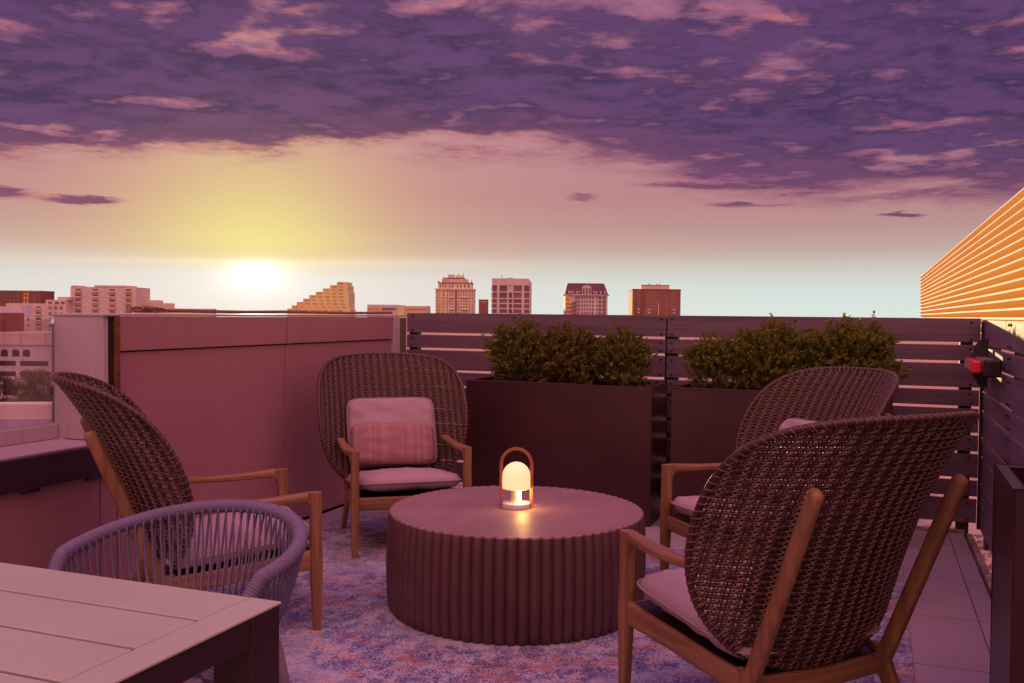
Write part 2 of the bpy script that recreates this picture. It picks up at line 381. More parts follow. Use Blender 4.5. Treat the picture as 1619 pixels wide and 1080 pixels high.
lw = empty('low_wall', (-3.29, 1.2, 0)); tag(lw, 'low wall with a pale ledge and plum metal fascia left of the tall parapet', 'wall')
def lp(name, x0, x1, y0, y1, z0, z1, mt, bevel=.003): return MB().box(x0-X0, x1-X0, y0-1.2, y1-1.2, z0, z1).build(name, mt, lw, bevel=bevel)
for y0, y1 in ((-1.5, .55), (.556, 1.95), (1.956, 3.34), (3.346, ya+.055)): lp('lower_panel', -3.33, -3.302, y0, y1, .012, .57, M['panel'])
lp('core', -3.64, -3.335, -1.5, ya+.02, -.2, .672, M['post'])
lp('fascia', -3.332, -3.280, -1.5, ya+.06, .552, .680, M['fascia'], .004)
lp('fascia_lip', -3.30, -3.274, -1.5, ya+.06, .545, .5515, M['fascia'], .001)
for y0 in (2.35, 2.9, 3.25): lp('clip', -3.298, -3.278, y0, y0+.09, .53, .5445, M['bolt'], .002)
lp('ledge', -3.66, -3.286, -1.5, ya-.032, .681, .693, M['panelpale'], .003)
# glass guard standing on the ledge
gm, gnt, gb = bsdf('guard glass', (.9, .88, .92), .02, spec=.5)
gnt.nodes.remove(gb); gl = gnt.nodes.new('ShaderNodeBsdfGlossy'); gl.inputs['Roughness'].default_value = .015
tr = gnt.nodes.new('ShaderNodeBsdfTransparent'); tr.inputs[0].default_value = (.93, .88, .92, 1)
fr = gnt.nodes.new('ShaderNodeFresnel'); fr.inputs[0].default_value = 1.45; ms = gnt.nodes.new('ShaderNodeMixShader')
gnt.links.new(fr.outputs[0], ms.inputs[0]); gnt.links.new(tr.outputs[0], ms.inputs[1]); gnt.links.new(gl.outputs[0], ms.inputs[2])
gnt.links.new(ms.outputs[0], gnt.nodes['Material Output'].inputs[0])
gg = empty('glass_guard', (-3.597, 1.5, .694)); tag(gg, 'frameless glass guard in a white base channel on the ledge', 'glass guard')
MB().box(-.006, .006, -2.5, 1.855, .02, .56).build('pane', gm, gg)
MB().box(-.03, .03, -2.5, 1.857, 0, .07).build('base_channel', M['panelpale'], gg, bevel=.004)

# steel rope lying on the parapet
def wirerope():
    mb = MB(); N = 420; y0, y1 = 3.62, 6.2
    for k in range(3):
        pts = []
        for i in range(N):
            t = i/(N-1); y = y0+(y1-y0)*t; a = t*2*PI*62+k*2*PI/3
            cx = -3.33+.012*math.sin(t*9)+.01*math.sin(t*23); cz = 1.296+.004*math.sin(t*7+1)**2
            pts.append((cx+.0052*math.cos(a), y, cz+.0052*math.sin(a)))
        mb.tube(pts, .0052, 5)
    o = mb.build('wire_rope', M['steel'], smooth=True)
    tag(o, 'twisted rope lying along the top of the tall parapet wall', 'rope')
    kb = MB(); r2 = random.Random(3)
    for j in range(3):
        pts = []
        for i in range(40):
            t = i/39*2*PI; pts.append((.035*math.cos(t+j)+.01*r2.random(), .05*math.sin(t*(1+j*.5))+.05*j-.05, .006+.010*(1+math.sin(t*2+j))+.004*r2.random()))
        kb.tube(pts, .006, 6)
    kb.build('knot', M['steel'], o, smooth=True, loc=(-3.34, 3.66, 1.287))
wirerope()

# ---------------------------------------------------------------- slat fences
ROWS = []; zt = 1.300
while zt > .1:
    for h in (.143, .095):
        if zt-h > .05: ROWS.append((zt-h, zt))
        zt -= h+.017
BOLT = {}
def bolt_parts(pts, n, parent):
    if n not in BOLT:
        mb = MB(); v = Vector(n); mb.tube([v*0, v*.004, v*.0075], [.0085, .0085, .004], 8)
        o = mb.build('bolt', M['bolt'], smooth=True); BOLT[n] = o.data; C.objects.unlink(o); bpy.data.objects.remove(o)
    for p in pts:
        o = bpy.data.objects.new('bolt', BOLT[n]); C.objects.link(o); o.location = p; o.parent = parent
FY = 6.25
fb = empty('slat_fence', (-1.3, FY, 0)); tag(fb, 'plum stained horizontal slat fence behind the planters', 'fence')
def fl(x): return x+1.3
bays = [(-3.235, -1.293), (-1.283, .603)]
rb = random.Random(2)
for (x0, x1) in bays:
    for i, (z0, z1) in enumerate(ROWS):
        dx = rb.uniform(-.002, .002); mb = MB(); mb.box(fl(x0+dx), fl(x1+dx), 0, .022, z0, z1)
        bo = mb.build('board', M['board'], fb, bevel=.002)
        w_ = z1-z0; zs = (z0+.02, z1-.02) if w_ < .12 else (z0+.022, z1-.022)
        xs = (x0+.05, x1-.03) if x0 < -2 else (x0+.03, x1-.05)
        pts = [(fl(x), -.001, zz) for x in xs for zz in zs]
        if i == 0: pts += [(fl((x0+x1)/2-.12), -.001, z1-.024)]
        bolt_parts(pts, (0, -1, 0), bo)
for x in (-3.19, -2.42, -1.26, -.38, .53):
    w = .045 if x in (-1.26,) else .035
    MB().box(fl(x-w), fl(x+w), .024, .084, -.05, 1.285).build('post', M['post'], fb, bevel=.003)

# right-hand fence along +y
RX = .612
fr_ = empty('slat_fence', (RX, 3.0, 0)); tag(fr_, 'weathered slat fence running along the right side of the terrace', 'fence')
rb = random.Random(8)
for (y0, y1) in ((6.135, 6.245), (5.02, 6.105), (3.55, 5.012), (1.9, 3.542), (.2, 1.892)):
    for i, (z0, z1) in enumerate(ROWS):
        z0 -= .012; z1 -= .010
        bo = MB().box(0, .022, y0-3, y1-3, z0, z1).build('board', M['board_y'], fr_, bevel=.002)
        ys_ = (y0+.035, y1-.035) if y1-y0 > .3 else ((y0+y1)/2+.02,)
        if y0 > 3.5: bolt_parts([(-.001, y-3, zz) for y in ys_ for zz in (z0+.02, z1-.02)], (-1, 0, 0), bo)
for y in (6.12, 5.016, 3.546, 1.896):
    MB().box(.024, .084, y-3-.05, y-3+.05, -.05, 1.27).build('post', M['post'], fr_, bevel=.003)
MB().box(-.018, -.004, 6.108-3, 6.132-3, .06, 1.28).build('gap_cover', M['post'], fr_, bevel=.002)
# push-bar alarm on the gate
al = empty('exit_alarm_bar', (.60, 5.47, 1.055)); tag(al, 'metal push bar with a red alarm paddle fixed to the right slat fence', 'push bar')
AY = 0
MB().box(-.075, -.008, -.30, .30, -.03, .035).build('bar', M['bar'], al, bevel=.008)
MB().box(-.088, -.006, -.335, -.301, -.044, .044).build('end_cap', M['siren_dark'], al, bevel=.012)
hl = MB()
for zz in (.022, -.022): hl.tube([(-.05, -.3355, zz), (-.05, -.3375, zz)], .009, 10)
hl.build('cap_hole', M['post'], al)
MB().box(-.125, -.0765, -.14, .26, -.036, .028).build('red_paddle', M['siren_red'], al, bevel=.010)
MB().box(-.1268, -.1252, -.10, .20, -.018, .012).build('paddle_label', M['label'], al)
pl = MB(); pts = [(-.006, -.135), (-.045, -.135), (-.085, -.06), (-.098, 0), (-.085, .07), (-.055, .125), (-.006, .135)]; n_ = len(pts)
pl.add([(x, .262, zz) for x, zz in pts]+[(x, .270, zz) for x, zz in pts], [tuple(range(n_))[::-1], tuple(range(n_, 2*n_))]+[(k, (k+1) % n_, (k+1) % n_+n_, k+n_) for k in range(n_)])
pl.build('mounting_plate', M['siren_dark'], al, bevel=.001)

# ---------------------------------------------------------------- planters
def planter(name, x0, x1, y0, y1, label, h=.86):
    cx, cy = (x0+x1)/2, (y0+y1)/2; o = empty('planter', (cx, cy, 0)); tag(o, label, 'planter', 'dark metal planters on the terrace')
    a, b = (x1-x0)/2, (y1-y0)/2; t = .028
    mb = MB()
    def ring(ax, bx_, z): return [(-ax, -bx_, z), (ax, -bx_, z), (ax, bx_, z), (-ax, bx_, z)]
    vs = ring(a, b, 0)+ring(a, b, h)+ring(a-t, b-t, h)+ring(a-t, b-t, h-.12)
    fs = [(i, (i+1) % 4, (i+1) % 4+4, i+4) for i in range(4)]+[(i+8, i+4, (i+1) % 4+4, (i+1) % 4+8)[::-1] for i in range(4)]+[(i+8, (i+1) % 4+8, (i+1) % 4+12, i+12) for i in range(4)]+[(3, 2, 1, 0), (12, 13, 14, 15)]
    mb.add(vs, fs); mb.build('trough', M['planter'], o, bevel=.004)
    s = MB(); n = 24; vs = []; fs = []
    for j in range(9):
        for i in range(n):
            x = -a+t+.001+(2*a-2*t-.002)*i/(n-1); y = -b+t+.001+(2*b-2*t-.002)*j/8
            vs.append((x, y, h-.10+.03*mn.noise(Vector((x*7+x0, y*7, 0)))))
    for j in range(8):
        for i in range(n-1): fs.append((j*n+i, j*n+i+1, (j+1)*n+i+1, (j+1)*n+i))
    s.add(vs, fs); s.build('soil', M['soil'], o, smooth=True)
    return o
planter('a', -2.492, -1.253, 5.66, 6.12, 'long dark bronze planter left of the other one by the back fence')
planter('b', -1.133, .11, 5.66, 6.12, 'long dark bronze planter behind the wing chair facing left')
planter('c', .352, .590, 2.735, 3.152, 'narrow dark bronze planter by the right fence, cut off by the frame')

# ---------------------------------------------------------------- boxwood
def leafmat(name, a, b):
    m, nt, bs = bsdf(name, a, .5, spec=.25)
    gi = nt.nodes.new('ShaderNodeNewGeometry'); w = G(nt, gi.outputs['Random Per Island'])
    c = mix(nt, w, a, b); nt.links.new(c, bs.inputs['Base Color'])
    bs.inputs['Subsurface Weight'].default_value = 0
    trn = nt.nodes.new('ShaderNodeBsdfTranslucent'); nt.links.new(c, trn.inputs[0]); ms = nt.nodes.new('ShaderNodeMixShader'); ms.inputs[0].default_value = .30
    nt.links.new(bs.outputs[0], ms.inputs[1]); nt.links.new(trn.outputs[0], ms.inputs[2]); nt.links.new(ms.outputs[0], nt.nodes['Material Output'].inputs[0])
    return m
LM = [leafmat('boxwood leaf green', (.27, .26, .028), (.12, .12, .018)), leafmat('boxwood leaf bronze', (.25, .20, .034), (.125, .10, .022))]
STEM = noisy('boxwood twig', (.24, .15, .10), (.14, .08, .05), 60, .8)
def bush(x, y, z, rx, ry, h, label, seed, mt=0, n=420, lift=.0, sparse=0.0):
    r = random.Random(seed); o = empty('boxwood_shrub', (x, y, z)); tag(o, label, 'shrub', 'boxwood shrubs growing in the planters')
    mb = MB(); st = MB()
    for t in range(7):
        a = r.uniform(0, 2*PI); q = r.uniform(.15, .75)
        st.tube([(0.03*math.cos(a), .03*math.sin(a), -.05), (rx*.35*q*math.cos(a), ry*.35*q*math.sin(a), h*.3), (rx*q*math.cos(a), ry*q*math.sin(a), h*.72)], [.006, .004, .002], 5)
    for k in range(int(n*1.6)):
        # sprig root inside the crown, tip on an uneven shell
        a = r.uniform(0, 2*PI); u = r.uniform(-.75, 1.0); c = math.sqrt(max(0, 1-u*u))
        d = Vector((c*math.cos(a), c*math.sin(a), u))
        rad = (r.uniform(.45, 1.0)**.45)*(1+.34*mn.noise(Vector((d.x*2.1+seed, d.y*2.1, d.z*2.1)))+.10*mn.noise(Vector((d.x*6, d.y*6+seed, d.z*6))))
        if r.random() < .10: rad *= r.uniform(1.08, 1.30)
        if sparse and u < 0 and r.random() < sparse: continue
        tip = Vector((d.x*rx*rad, d.y*ry*rad, h*.52+d.z*h*.48*rad))
        dr = (Vector((d.x*.8, d.y*.8, .45+max(d.z, 0)*.7))+Vector((r.gauss(0, .28), r.gauss(0, .28), r.gauss(0, .2)))).normalized()
        L = r.uniform(.05, .10); base_ = tip-dr*L
        if base_.z < -.0: continue
        st.tube([base_-dr*.04, tip], [.0016, .0008], 3)
        sx = dr.orthogonal().normalized(); sy = dr.cross(sx)
        nl = r.randint(5, 8)
        for j in range(nl):
            f = j/nl; p = base_.lerp(tip, f+.1)
            for side in (0, 1):
                an = j*PI/2+side*PI+r.gauss(0, .35)
                out = (sx*math.cos(an)+sy*math.sin(an)+dr*r.uniform(.5, 1.3)).normalized()
                w = out.cross(dr)
                if w.length < .05: continue
                w.normalize(); ln = r.uniform(.018, .030)*(1-.25*f); wd = ln*.34; nn = w.cross(out)*.0025
                mb.add([tuple(p), tuple(p+out*ln*.45+w*wd+nn), tuple(p+out*ln), tuple(p+out*ln*.45-w*wd+nn), tuple(p+out*ln*.5-nn)], [(0, 1, 4), (1, 2, 4), (2, 3, 4), (3, 0, 4)])
    mb.build('foliage', LM[mt], o); st.build('stems', STEM, o)
    return o
bush(-2.20, 5.88, .80, .225, .17, .46, 'green boxwood at the left end of the left planter', 1, 0, 430)
bush(-1.86, 5.89, .80, .24, .18, .43, 'bronze tinged dense boxwood in the middle of the left planter', 2, 1, 620)
bush(-1.50, 5.89, .79, .19, .16, .43, 'loose green boxwood at the right end of the left planter', 3, 0, 330, sparse=.5)
bush(-.90, 5.89, .80, .21, .16, .38, 'low sparse boxwood with bare stems at the left end of the right planter', 4, 0, 330, sparse=.7)
bush(-.55, 5.89, .80, .27, .18, .47, 'rounded boxwood in the middle of the right planter', 5, 0, 520)
bush(-.13, 5.89, .80, .30, .20, .485, 'largest brightest boxwood at the right end of the right planter', 6, 0, 760)
bush(.535, 2.93, .78, .10, .15, .38, 'boxwood in the narrow planter, barely reaching into the picture', 7, 0, 300)

# ---------------------------------------------------------------- wicker wing chair
HW, TT, TC = .522, .825, .49             # half width (arc), height (arc), widest point
def half_w(t):
    if t <= 0 or t >= TT: return 0
    if t > TC: q = (t-TC)/(TT-TC); return HW*(1-q**3.0)**(1/3.9)
    q = (TC-t)/TC; return HW*(1-q**2.6)**(1/2.2)*(1-.08*q)
def t_range(s):
    s = abs(s)
    if s >= HW: return None
    lo, hi = None, None; N = 80
    ts = [TT*i/N for i in range(N+1)]
    ins = [t for t in ts if half_w(t) >= s]
    if len(ins) < 2: return None
    return ins[0]-.5*TT/N, ins[-1]+.5*TT/N
def shell(s, t, off=0.0):
    "arc coordinates on the back shell -> chair space; off is along the outward normal (backwards)"
    Rc = .53-.03*(t/TT)
    q = t/TT
    my = -.262-.253*q-.10*q**3; mz = .252+.864*q*(1-.10*q)          # mid line leans back and flares at the top
    if q < .2: my += .03*(1-q/.2)**2
    a = s/Rc; p = Vector((Rc*math.sin(a), my+(Rc*(1-math.cos(a)))*(1.0-.10*q), mz-.012*(abs(s)/HW)**2*q))
    n = Vector((math.sin(a), -math.cos(a), -.42)).normalized()
    return p+n*off
def strand(mb, pts, r, n=4, mi=0): mb.sweep([shell(*p) for p in pts], (r, r) if not isinstance(r, tuple) else r, n, cap=False, mi=mi, up=(0, .3, 1))
def make_shell(root):
    mb = MB(); dt, ds = .0182, .0235
    nr = int(TT/dt); ph = 0
    for i in range(1, nr+1):
        t = i*dt; w = half_w(t)
        if w < .03: continue
        k = int(2*w/.0118); pts = [(-w+2*w*j/k, t, .0022*math.sin((-w+2*w*j/k)/ds*PI+i*PI)) for j in range(k+1)]
        strand(mb, pts, (.0026, .0077), 4)
    ns = int(HW/ds)
    for i in range(-ns, ns+1):
        s = i*ds; tr_ = t_range(s)
        if not tr_: continue
        for e in (-.0045, .0045):
            k = max(2, int((tr_[1]-tr_[0])/.0091)); pts = [(s+e, tr_[0]+(tr_[1]-tr_[0])*j/k, -.0022*math.cos((tr_[0]+(tr_[1]-tr_[0])*j/k)/dt*PI+i*PI)) for j in range(k+1)]
            strand(mb, pts, (.0038, .0021), 4)
    mb.build('wicker_weave', M['wicker'], root, smooth=True)
    # lighter diagonal binding cords: over one row outside, under the next
    for sg, nm in ((1, 0), (-1, 1)):
        mb = MB() if nm == 0 else mb
        sl_ = dt/ds
        K = int((2*HW+TT/sl_)/ds)+2
        for c in range(-2, K):
            c0 = -HW+c*ds-(TT/sl_ if True else 0)
            seg = []; st = ds/4
            x = c0; t = 0.0; m_ = int(TT/dt*4)
            for j in range(m_+1):
                ss_ = (c0+ds*j/4+ds*.5)*sg; t = dt*j/4
                if abs(ss_) < half_w(t)-.004:
                    off = .0082*math.sin(PI*(j/4.0)+ (0 if nm == 0 else PI) + c*PI)
                    seg.append((ss_, t, off))
                else:
                    if len(seg) > 3: strand(mb, seg, .0026, 4)
                    seg = []
            if len(seg) > 3: strand(mb, seg, .0026, 4)
    mb.build('binding_cord', M['cord'], root, smooth=True)
    # rim: tube plus a cord laced round it
    N = 150; out = []
    for i in range(N):
        a = 2*PI*i/N; c, d = math.cos(a), math.sin(a)
        if d >= 0: s = HW*math.copysign(abs(c)**(2/3.9), c); t = TC+(TT-TC)*abs(d)**(2/3.0)
        else:
            t = TC-TC*abs(d)**(2/2.6); s = math.copysign(half_w(max(t, .0015)), c)
            if abs(d) > .999: s = 0
        out.append((s, t))
    # even out spacing
    P3 = [shell(s, t) for s, t in out]; L = [0]
    for i in range(N): L.append(L[-1]+(P3[(i+1) % N]-P3[i]).length)
    def at(l):
        l %= L[-1]
        for i in range(N):
            if L[i+1] >= l:
                f = (l-L[i])/max(1e-9, L[i+1]-L[i]); a, b = out[i], out[(i+1) % N]
                return a[0]+(b[0]-a[0])*f, a[1]+(b[1]-a[1])*f
        return out[0]
    M_ = 160; cl = [at(L[-1]*i/M_) for i in range(M_)]
    path = [shell(*q) for q in cl]
    rb_ = MB(); rb_.sweep(path, (.0105, .0105), 8, closed=True, up=(0, .9, .4))
    rim_ = rb_.build('back_rim', M['wicker'], root, smooth=True)
    lb = MB(); turns = 120; ctr = (0, TC*.75); pts = []; n_ = turns*8
    for i in range(n_):
        f = i/n_; l = L[-1]*f; q = at(l); ph_ = 2*PI*turns*f
        dx, dy = ctr[0]-q[0], ctr[1]-q[1]; dl = math.hypot(dx, dy)
        k_ = .0125*math.cos(ph_); k_ = k_*2.1 if k_ > 0 else k_    # reaches into the weave
        pts.append(shell(q[0]+dx/dl*k_, q[1]+dy/dl*k_, .0125*math.sin(ph_)))
    lb.sweep(pts, (.0019, .0019), 4, closed=True, up=(0, .3, 1)); lb.build('rim_lacing', M['cord'], rim_, smooth=True)

def pad(hx, hy, hz, n=26, e=.30, puff=1.0, seed=0, wr=.005, corner=9.0):
    "soft cushion, two bellied faces meeting at a seam; returns the mesh builder and its seam"
    mb = MB(); seam = []
    def outl(u, v):
        # square to superellipse
        r = max(abs(u), abs(v))
        if r < 1e-6: return 0, 0
        a = math.atan2(v, u); c, d = abs(math.cos(a)), abs(math.sin(a)); k = (c**corner+d**corner)**(-1/corner)
        return math.cos(a)*k*r, math.sin(a)*k*r
    top = {}; vs = []; fs = []
    def idx(i, j, side):
        b_ = i in (0, n) or j in (0, n); key = (i, j, 0 if b_ else side)
        if key not in top:
            u, v = -1+2*i/n, -1+2*j/n; u = math.copysign(abs(u)**.8, u); v = math.copysign(abs(v)**.8, v); x, y = outl(u, v)
            r = max(abs(u), abs(v)); hh = (1-r**4)**e if not b_ else 0
            bel = .80+.20*(1-u*u)*(1-v*v)
            w = mn.noise(Vector((x*3+seed, y*3, side*5+seed)))*wr*2+mn.noise(Vector((x*9+seed, y*5, side*5)))*wr*.7*(1 if r < .97 else 0)
            crease = -wr*1.3*max(0, 1-abs(mn.noise(Vector((x*2.2+seed*3, y*2.2, side))))*9)*(r**2)
            top[key] = len(vs); vs.append((x*hx, y*hy, side*hz*hh*bel*puff+(w+crease)*(1 if not b_ else 0)*side))
        return top[key]
    for side in (1, -1):
        for i in range(n):
            for j in range(n):
                q = (idx(i, j, side), idx(i+1, j, side), idx(i+1, j+1, side), idx(i, j+1, side)); fs.append(q if side == 1 else q[::-1])
    mb.add(vs, fs)
    for k in range(96):
        a = 2*PI*k/96; c, d = abs(math.cos(a)), abs(math.sin(a)); kk = (c**corner+d**corner)**(-1/corner)
        seam.append((math.cos(a)*kk*hx, math.sin(a)*kk*hy, 0))
    return mb, seam
def cushion(name, parent, loc, rot, dims, seed, mat_=None, piping=True, **k):
    mb, seam = pad(*dims, seed=seed, **k); o = mb.build(name, mat_ or M['fabric'], parent, smooth=True)
    o.location = loc; o.rotation_euler = rot
    if piping:
        p = MB(); p.tube(seam, .0045, 6, closed=True); p.build('piping', M['fabric_edge'], o, smooth=True)
    return o

def make_wing_chair():
    r = empty('wicker_armchair', (0, 0, 0)); make_shell(r)
    for sx in (-1, 1):
        # front leg grows into the arm
        fl_ = MB(); x = .305*sx
        path = [(x, .345, 0), (x, .343, .14), (x*1.0, .340, .28), (x*1.0, .338, .38), (x, .338, .48), (x, .333, .525), (x, .328, .5615)]
        sec = [(.0165, .0165), (.020, .021), (.0225, .026), (.0215, .0235), (.0205, .023), (.0215, .028), (.0225, .032)]
        fl_.sweep(path, sec, 12, 4.5, fixed=((1, 0, 0), (0, 1, 0))); fl_.build('leg', M['wood_z'], r, smooth=True, auto=True)
        ar = MB(); path = []; sec = []
        for i in range(15):
            f = i/14; y = .302-.535*f; zz = .5475-.010*math.sin(f*PI)-.002
            w = .0215+.010*math.sin(min(1, f*1.8)*PI)*(1 if f < .56 else 0); h = .0135+.006*(1-f)**4
            path.append((x+sx*(.006*math.sin(f*PI)+.004), y, zz)); sec.append((w, h))
        ar.sweep(path, sec, 12, 4.0, fixed=((1, 0, 0), (0, 0, 1)))
        ar.add([(x+a*.019, .312, zz) for a in (-1, 1) for zz in (.515,)]+[(x+a*.019, .312, .536) for a in (-1, 1)]+[(x+a*.019, .285, .536) for a in (-1, 1)], [(0, 1, 3, 2), (1, 0, 4, 5), (0, 2, 4), (1, 5, 3)])
        ar.build('armrest', M['wood_y'], r, smooth=True, auto=True)
        # rear post: round-ended paddle behind the shell
        rp = MB(); px_ = .272*sx; path = []; sec = []
        prof = [(0, .30), (.25, .97), (.8, 1.0)]
        tops = Vector((px_, -.492, .825)); foot = Vector((px_*.97, -.236, .225))
        dv = (tops-foot)
        for f in [i/12 for i in range(13)]:
            path.append(tuple(foot+dv*f)); sec.append((.0185, .027-.003*f))
        n_ = dv.normalized()
        for k in (.35, .65, .87, .99): path.append(tuple(tops+n_*.019*k*1.1)); q = math.sqrt(max(0, 1-k*k)); sec.append((.0185*max(q, .1), .024*max(q, .1)))
        rp.sweep(path, sec, 14, 2.6, fixed=((1, 0, 0), (0, .9, .43))); rp.build('rear_post', M['wood_z'], r, smooth=True, auto=True)
        rl = MB(); path = [(px_*.97, -.226, .275), (px_*.975, -.250, .20), (px_*.99, -.298, .10), (px_*1.01, -.352, 0)]
        rl.sweep(path, [(.0165, .029), (.0165, .036), (.0155, .026), (.0145, .0165)], 12, 3.2, fixed=((1, 0, 0), (0, 1, 0))); rl.build('leg', M['wood_z'], r, smooth=True, auto=True)
        sr = MB(); path = []; sec = []
        for i in range(9):
            f = i/8; xx = x+(px_*.97-x)*f; path.append((xx, .322-.56*f, .288-.062*f)); sec.append((.0125, .034+.008*abs(1-2*f)**3))
        sr.sweep(path, sec, 12, 4.5, fixed=((1, 0, 0), (0, 0, 1))); sr.build('side_rail', M['wood_y'], r, smooth=True, auto=True)
    MB().sweep([(-.285, .338, .280), (0, .348, .280), (.285, .338, .280)], (.0125, .034), 12, 4.5, fixed=((0, 1, 0), (0, 0, 1))).build('front_rail', M['wood_x'], r, smooth=True, auto=True)
    MB().sweep([(-.255, -.245, .228), (0, -.255, .220), (.255, -.245, .228)], (.014, .030), 12, 4.0, fixed=((0, 1, 0), (0, 0, 1))).build('rear_rail', M['wood_x'], r, smooth=True, auto=True)
    # webbing deck under the cushion
    sd_ = MB().box(-.27, .27, -.28, .28, -.005, .005).build('seat_deck', M['post'], r, loc=(0, .05, .277)); sd_.rotation_euler.x = R(6)
    cushion('seat_cushion', r, (0, .055, .352), (R(6.5), 0, 0), (.288, .300, .056), 3, puff=1.05)
    cushion('back_cushion', r, (0, -.262, .585), (R(90+22.5), 0, 0), (.262, .205, .055), 9, puff=1.0, wr=.006)
    # tie cord under the back
    MB().tube([(.18, -.25, .27), (.235, -.30, .24), (.25, -.33, .16), (.235, -.31, .10)], .0025, 5).build('tie_cord', M['wicker'], r, smooth=True)
    return r
CH = [(-2.275, 4.215, R(38.5)-PI/2-PI/2+PI/2, 'wicker wing chair with a pillow at the back, between tall parapet and left planter'),]
chair0 = make_wing_chair()
GR = 'wicker wing chairs round the coffee table'
def face(x, y, deg): return x, y, R(deg-90)
poses = [(face(-2.495, 4.753, 308.5), 'wicker wing chair at the back, facing us, with a pillow in front of the parapet'),
         (face(-2.545, 3.215, 47.0), 'wicker wing chair on the left, seen from its side, behind the rope chair'),
         (face(-.305, 3.085, 137.0), 'large wicker wing chair in the right foreground, seen from behind'),
         (face(-.47, 4.56, 224.0), 'wicker wing chair facing left in front of the right planter')]
chairs = []
for i, ((x, y, a), lab) in enumerate(poses):
    o = chair0 if i == 0 else copy_tree(chair0)
    o.location = (x, y, .010); o.rotation_euler.z = a; tag(o, lab, 'armchair', GR); chairs.append(o)

# loose lumbar pillows
def pillow_mat():
    m, nt, b = bsdf('herringbone pillow', (.4, .2, .2), .9, spec=.1)
    tc = nt.nodes.new('ShaderNodeTexCoord'); sx = nt.nodes.new('ShaderNodeSeparateXYZ'); nt.links.new(tc.outputs['Object'], sx.inputs[0])
    X, Y = G(nt, sx.outputs[0]), G(nt, sx.outputs[1])
    st = fbm(nt, comb(nt, X*1.0, 0.0, 0.0), 26, 2, .5)
    hb = G.op(nt, 'SINE', Y*900.0+G.op(nt, 'PINGPONG', X*600.0, 3.1416)*1.0)
    c = mix(nt, st.ss(.46, .58), (.36, .18, .19), (.41, .23, .24)); c = mix(nt, (hb*.5+.5)*.35, c, (.24, .09, .10))
    nt.links.new(c, b.inputs['Base Color']); bp = nt.nodes.new('ShaderNodeBump'); bp.inputs['Strength'].default_value = .3; bp.inputs['Distance'].default_value = .002
    nt.links.new(hb.s, bp.inputs['Height']); nt.links.new(bp.outputs[0], b.inputs['Normal']); return m
PMt = pillow_mat()
for ch, lab in ((chairs[0], 'striped rose lumbar pillow on the wing chair that faces us'), (chairs[3], 'striped rose lumbar pillow mostly hidden on the wing chair facing left')):
    mw = Matrix.Translation(ch.location) @ Matrix.Rotation(ch.rotation_euler.z, 4, 'Z')
    mb, _ = pad(.245, .125, .055, seed=5 if ch is chairs[0] else 8, wr=.004, corner=7, e=.45)
    o = mb.build('lumbar_pillow', PMt, smooth=True); o.matrix_world = mw @ Matrix.Translation((.015, -.155, .528)) @ Matrix.Rotation(R(112), 4, 'X') @ Matrix.Rotation(R(1.5), 4, 'Z')
    tag(o, lab, 'pillow', 'lumbar pillows')

# ---------------------------------------------------------------- drum coffee table
ct = empty('coffee_table', (-1.468, 3.905, .010)); tag(ct, 'round fluted drum coffee table in brown concrete', 'coffee table')
NF = 76
def flute(a, r): return 1-.030*(1-abs(math.cos(NF*a/2))**.8)
TR = .575
prof = [(TR*.962, 0), (TR*.980, .010), (TR*.991, .04), (TR*.998, .12), (TR*1.0, .2), (TR*.996, .32), (TR*.985, .40), (TR*.978, .413)]
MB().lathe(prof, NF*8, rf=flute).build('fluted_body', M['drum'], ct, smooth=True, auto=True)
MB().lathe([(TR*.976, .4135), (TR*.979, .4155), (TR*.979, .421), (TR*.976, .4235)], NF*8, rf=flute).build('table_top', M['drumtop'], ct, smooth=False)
# portable lamp
lm = empty('portable_lamp', (-1.477, 3.925, .4335)); tag(lm, 'glowing dome lamp with a carrying loop on the coffee table', 'lamp')
lm.rotation_euler.z = R(16)
base_ = MB().lathe([(.060, 0), (.0625, .002), (.0625, .020), (.0605, .0225), (.030, .024), (.0255, .030), (.0235, .045), (.023, .085)], 48).build('lamp_base', M['white'], lm, smooth=True, auto=True)
MB().lathe([(.005, .0), (.005, .0025), (.003, .003)], 12).build('button', M['copper'], base_, loc=(-.012, -.046, .0230))
em, ent, eb = bsdf('glowing opal shade', (.8, .7, .5), .35)
tcn = ent.nodes.new('ShaderNodeTexCoord'); sxx = ent.nodes.new('ShaderNodeSeparateXYZ'); ent.links.new(tcn.outputs['Object'], sxx.inputs[0])
eb.inputs['Emission Color'].default_value = (1.0, .80, .36, 1); eb.inputs['Emission Strength'].default_value = .72
dome = [(.060, 0), (.063, .001), (.063, .055)]+[(.063*math.cos(t*PI/2/9), .055+.064*math.sin(t*PI/2/9)) for t in range(1, 9)]+[(.004, .119)]
MB().lathe(dome, 48).build('lamp_shade', em, lm, smooth=True, auto=True, loc=(0, 0, .086))
hp = []
for i in range(9): hp.append((-.0685, 0, .006+.150*i/8))
for i in range(1, 20): a = PI-PI*i/20; hp.append((.0685*math.cos(a), 0, .198+.0685*1.15*math.sin(a)) if True else 0)
for i in range(9): hp.append((.0685, 0, .156-.150*i/8))
hp = [(-.0685, 0, .006+.180*i/8) for i in range(9)]+[(.0685*math.cos(PI-PI*i/20), 0, .192+.0685*1.05*math.sin(PI*i/20)) for i in range(0, 21)]+[(.0685, 0, .186-.180*i/8) for i in range(9)]
MB().sweep(hp, (.0075, .0016), 8, 4, up=(0, 1, 0)).build('handle', M['copper'], lm, smooth=True, auto=True)
pl_ = bpy.data.lights.new('lamp_glow', 'POINT'); pl_.energy = .9; pl_.color = (1, .55, .16); pl_.shadow_soft_size = .02
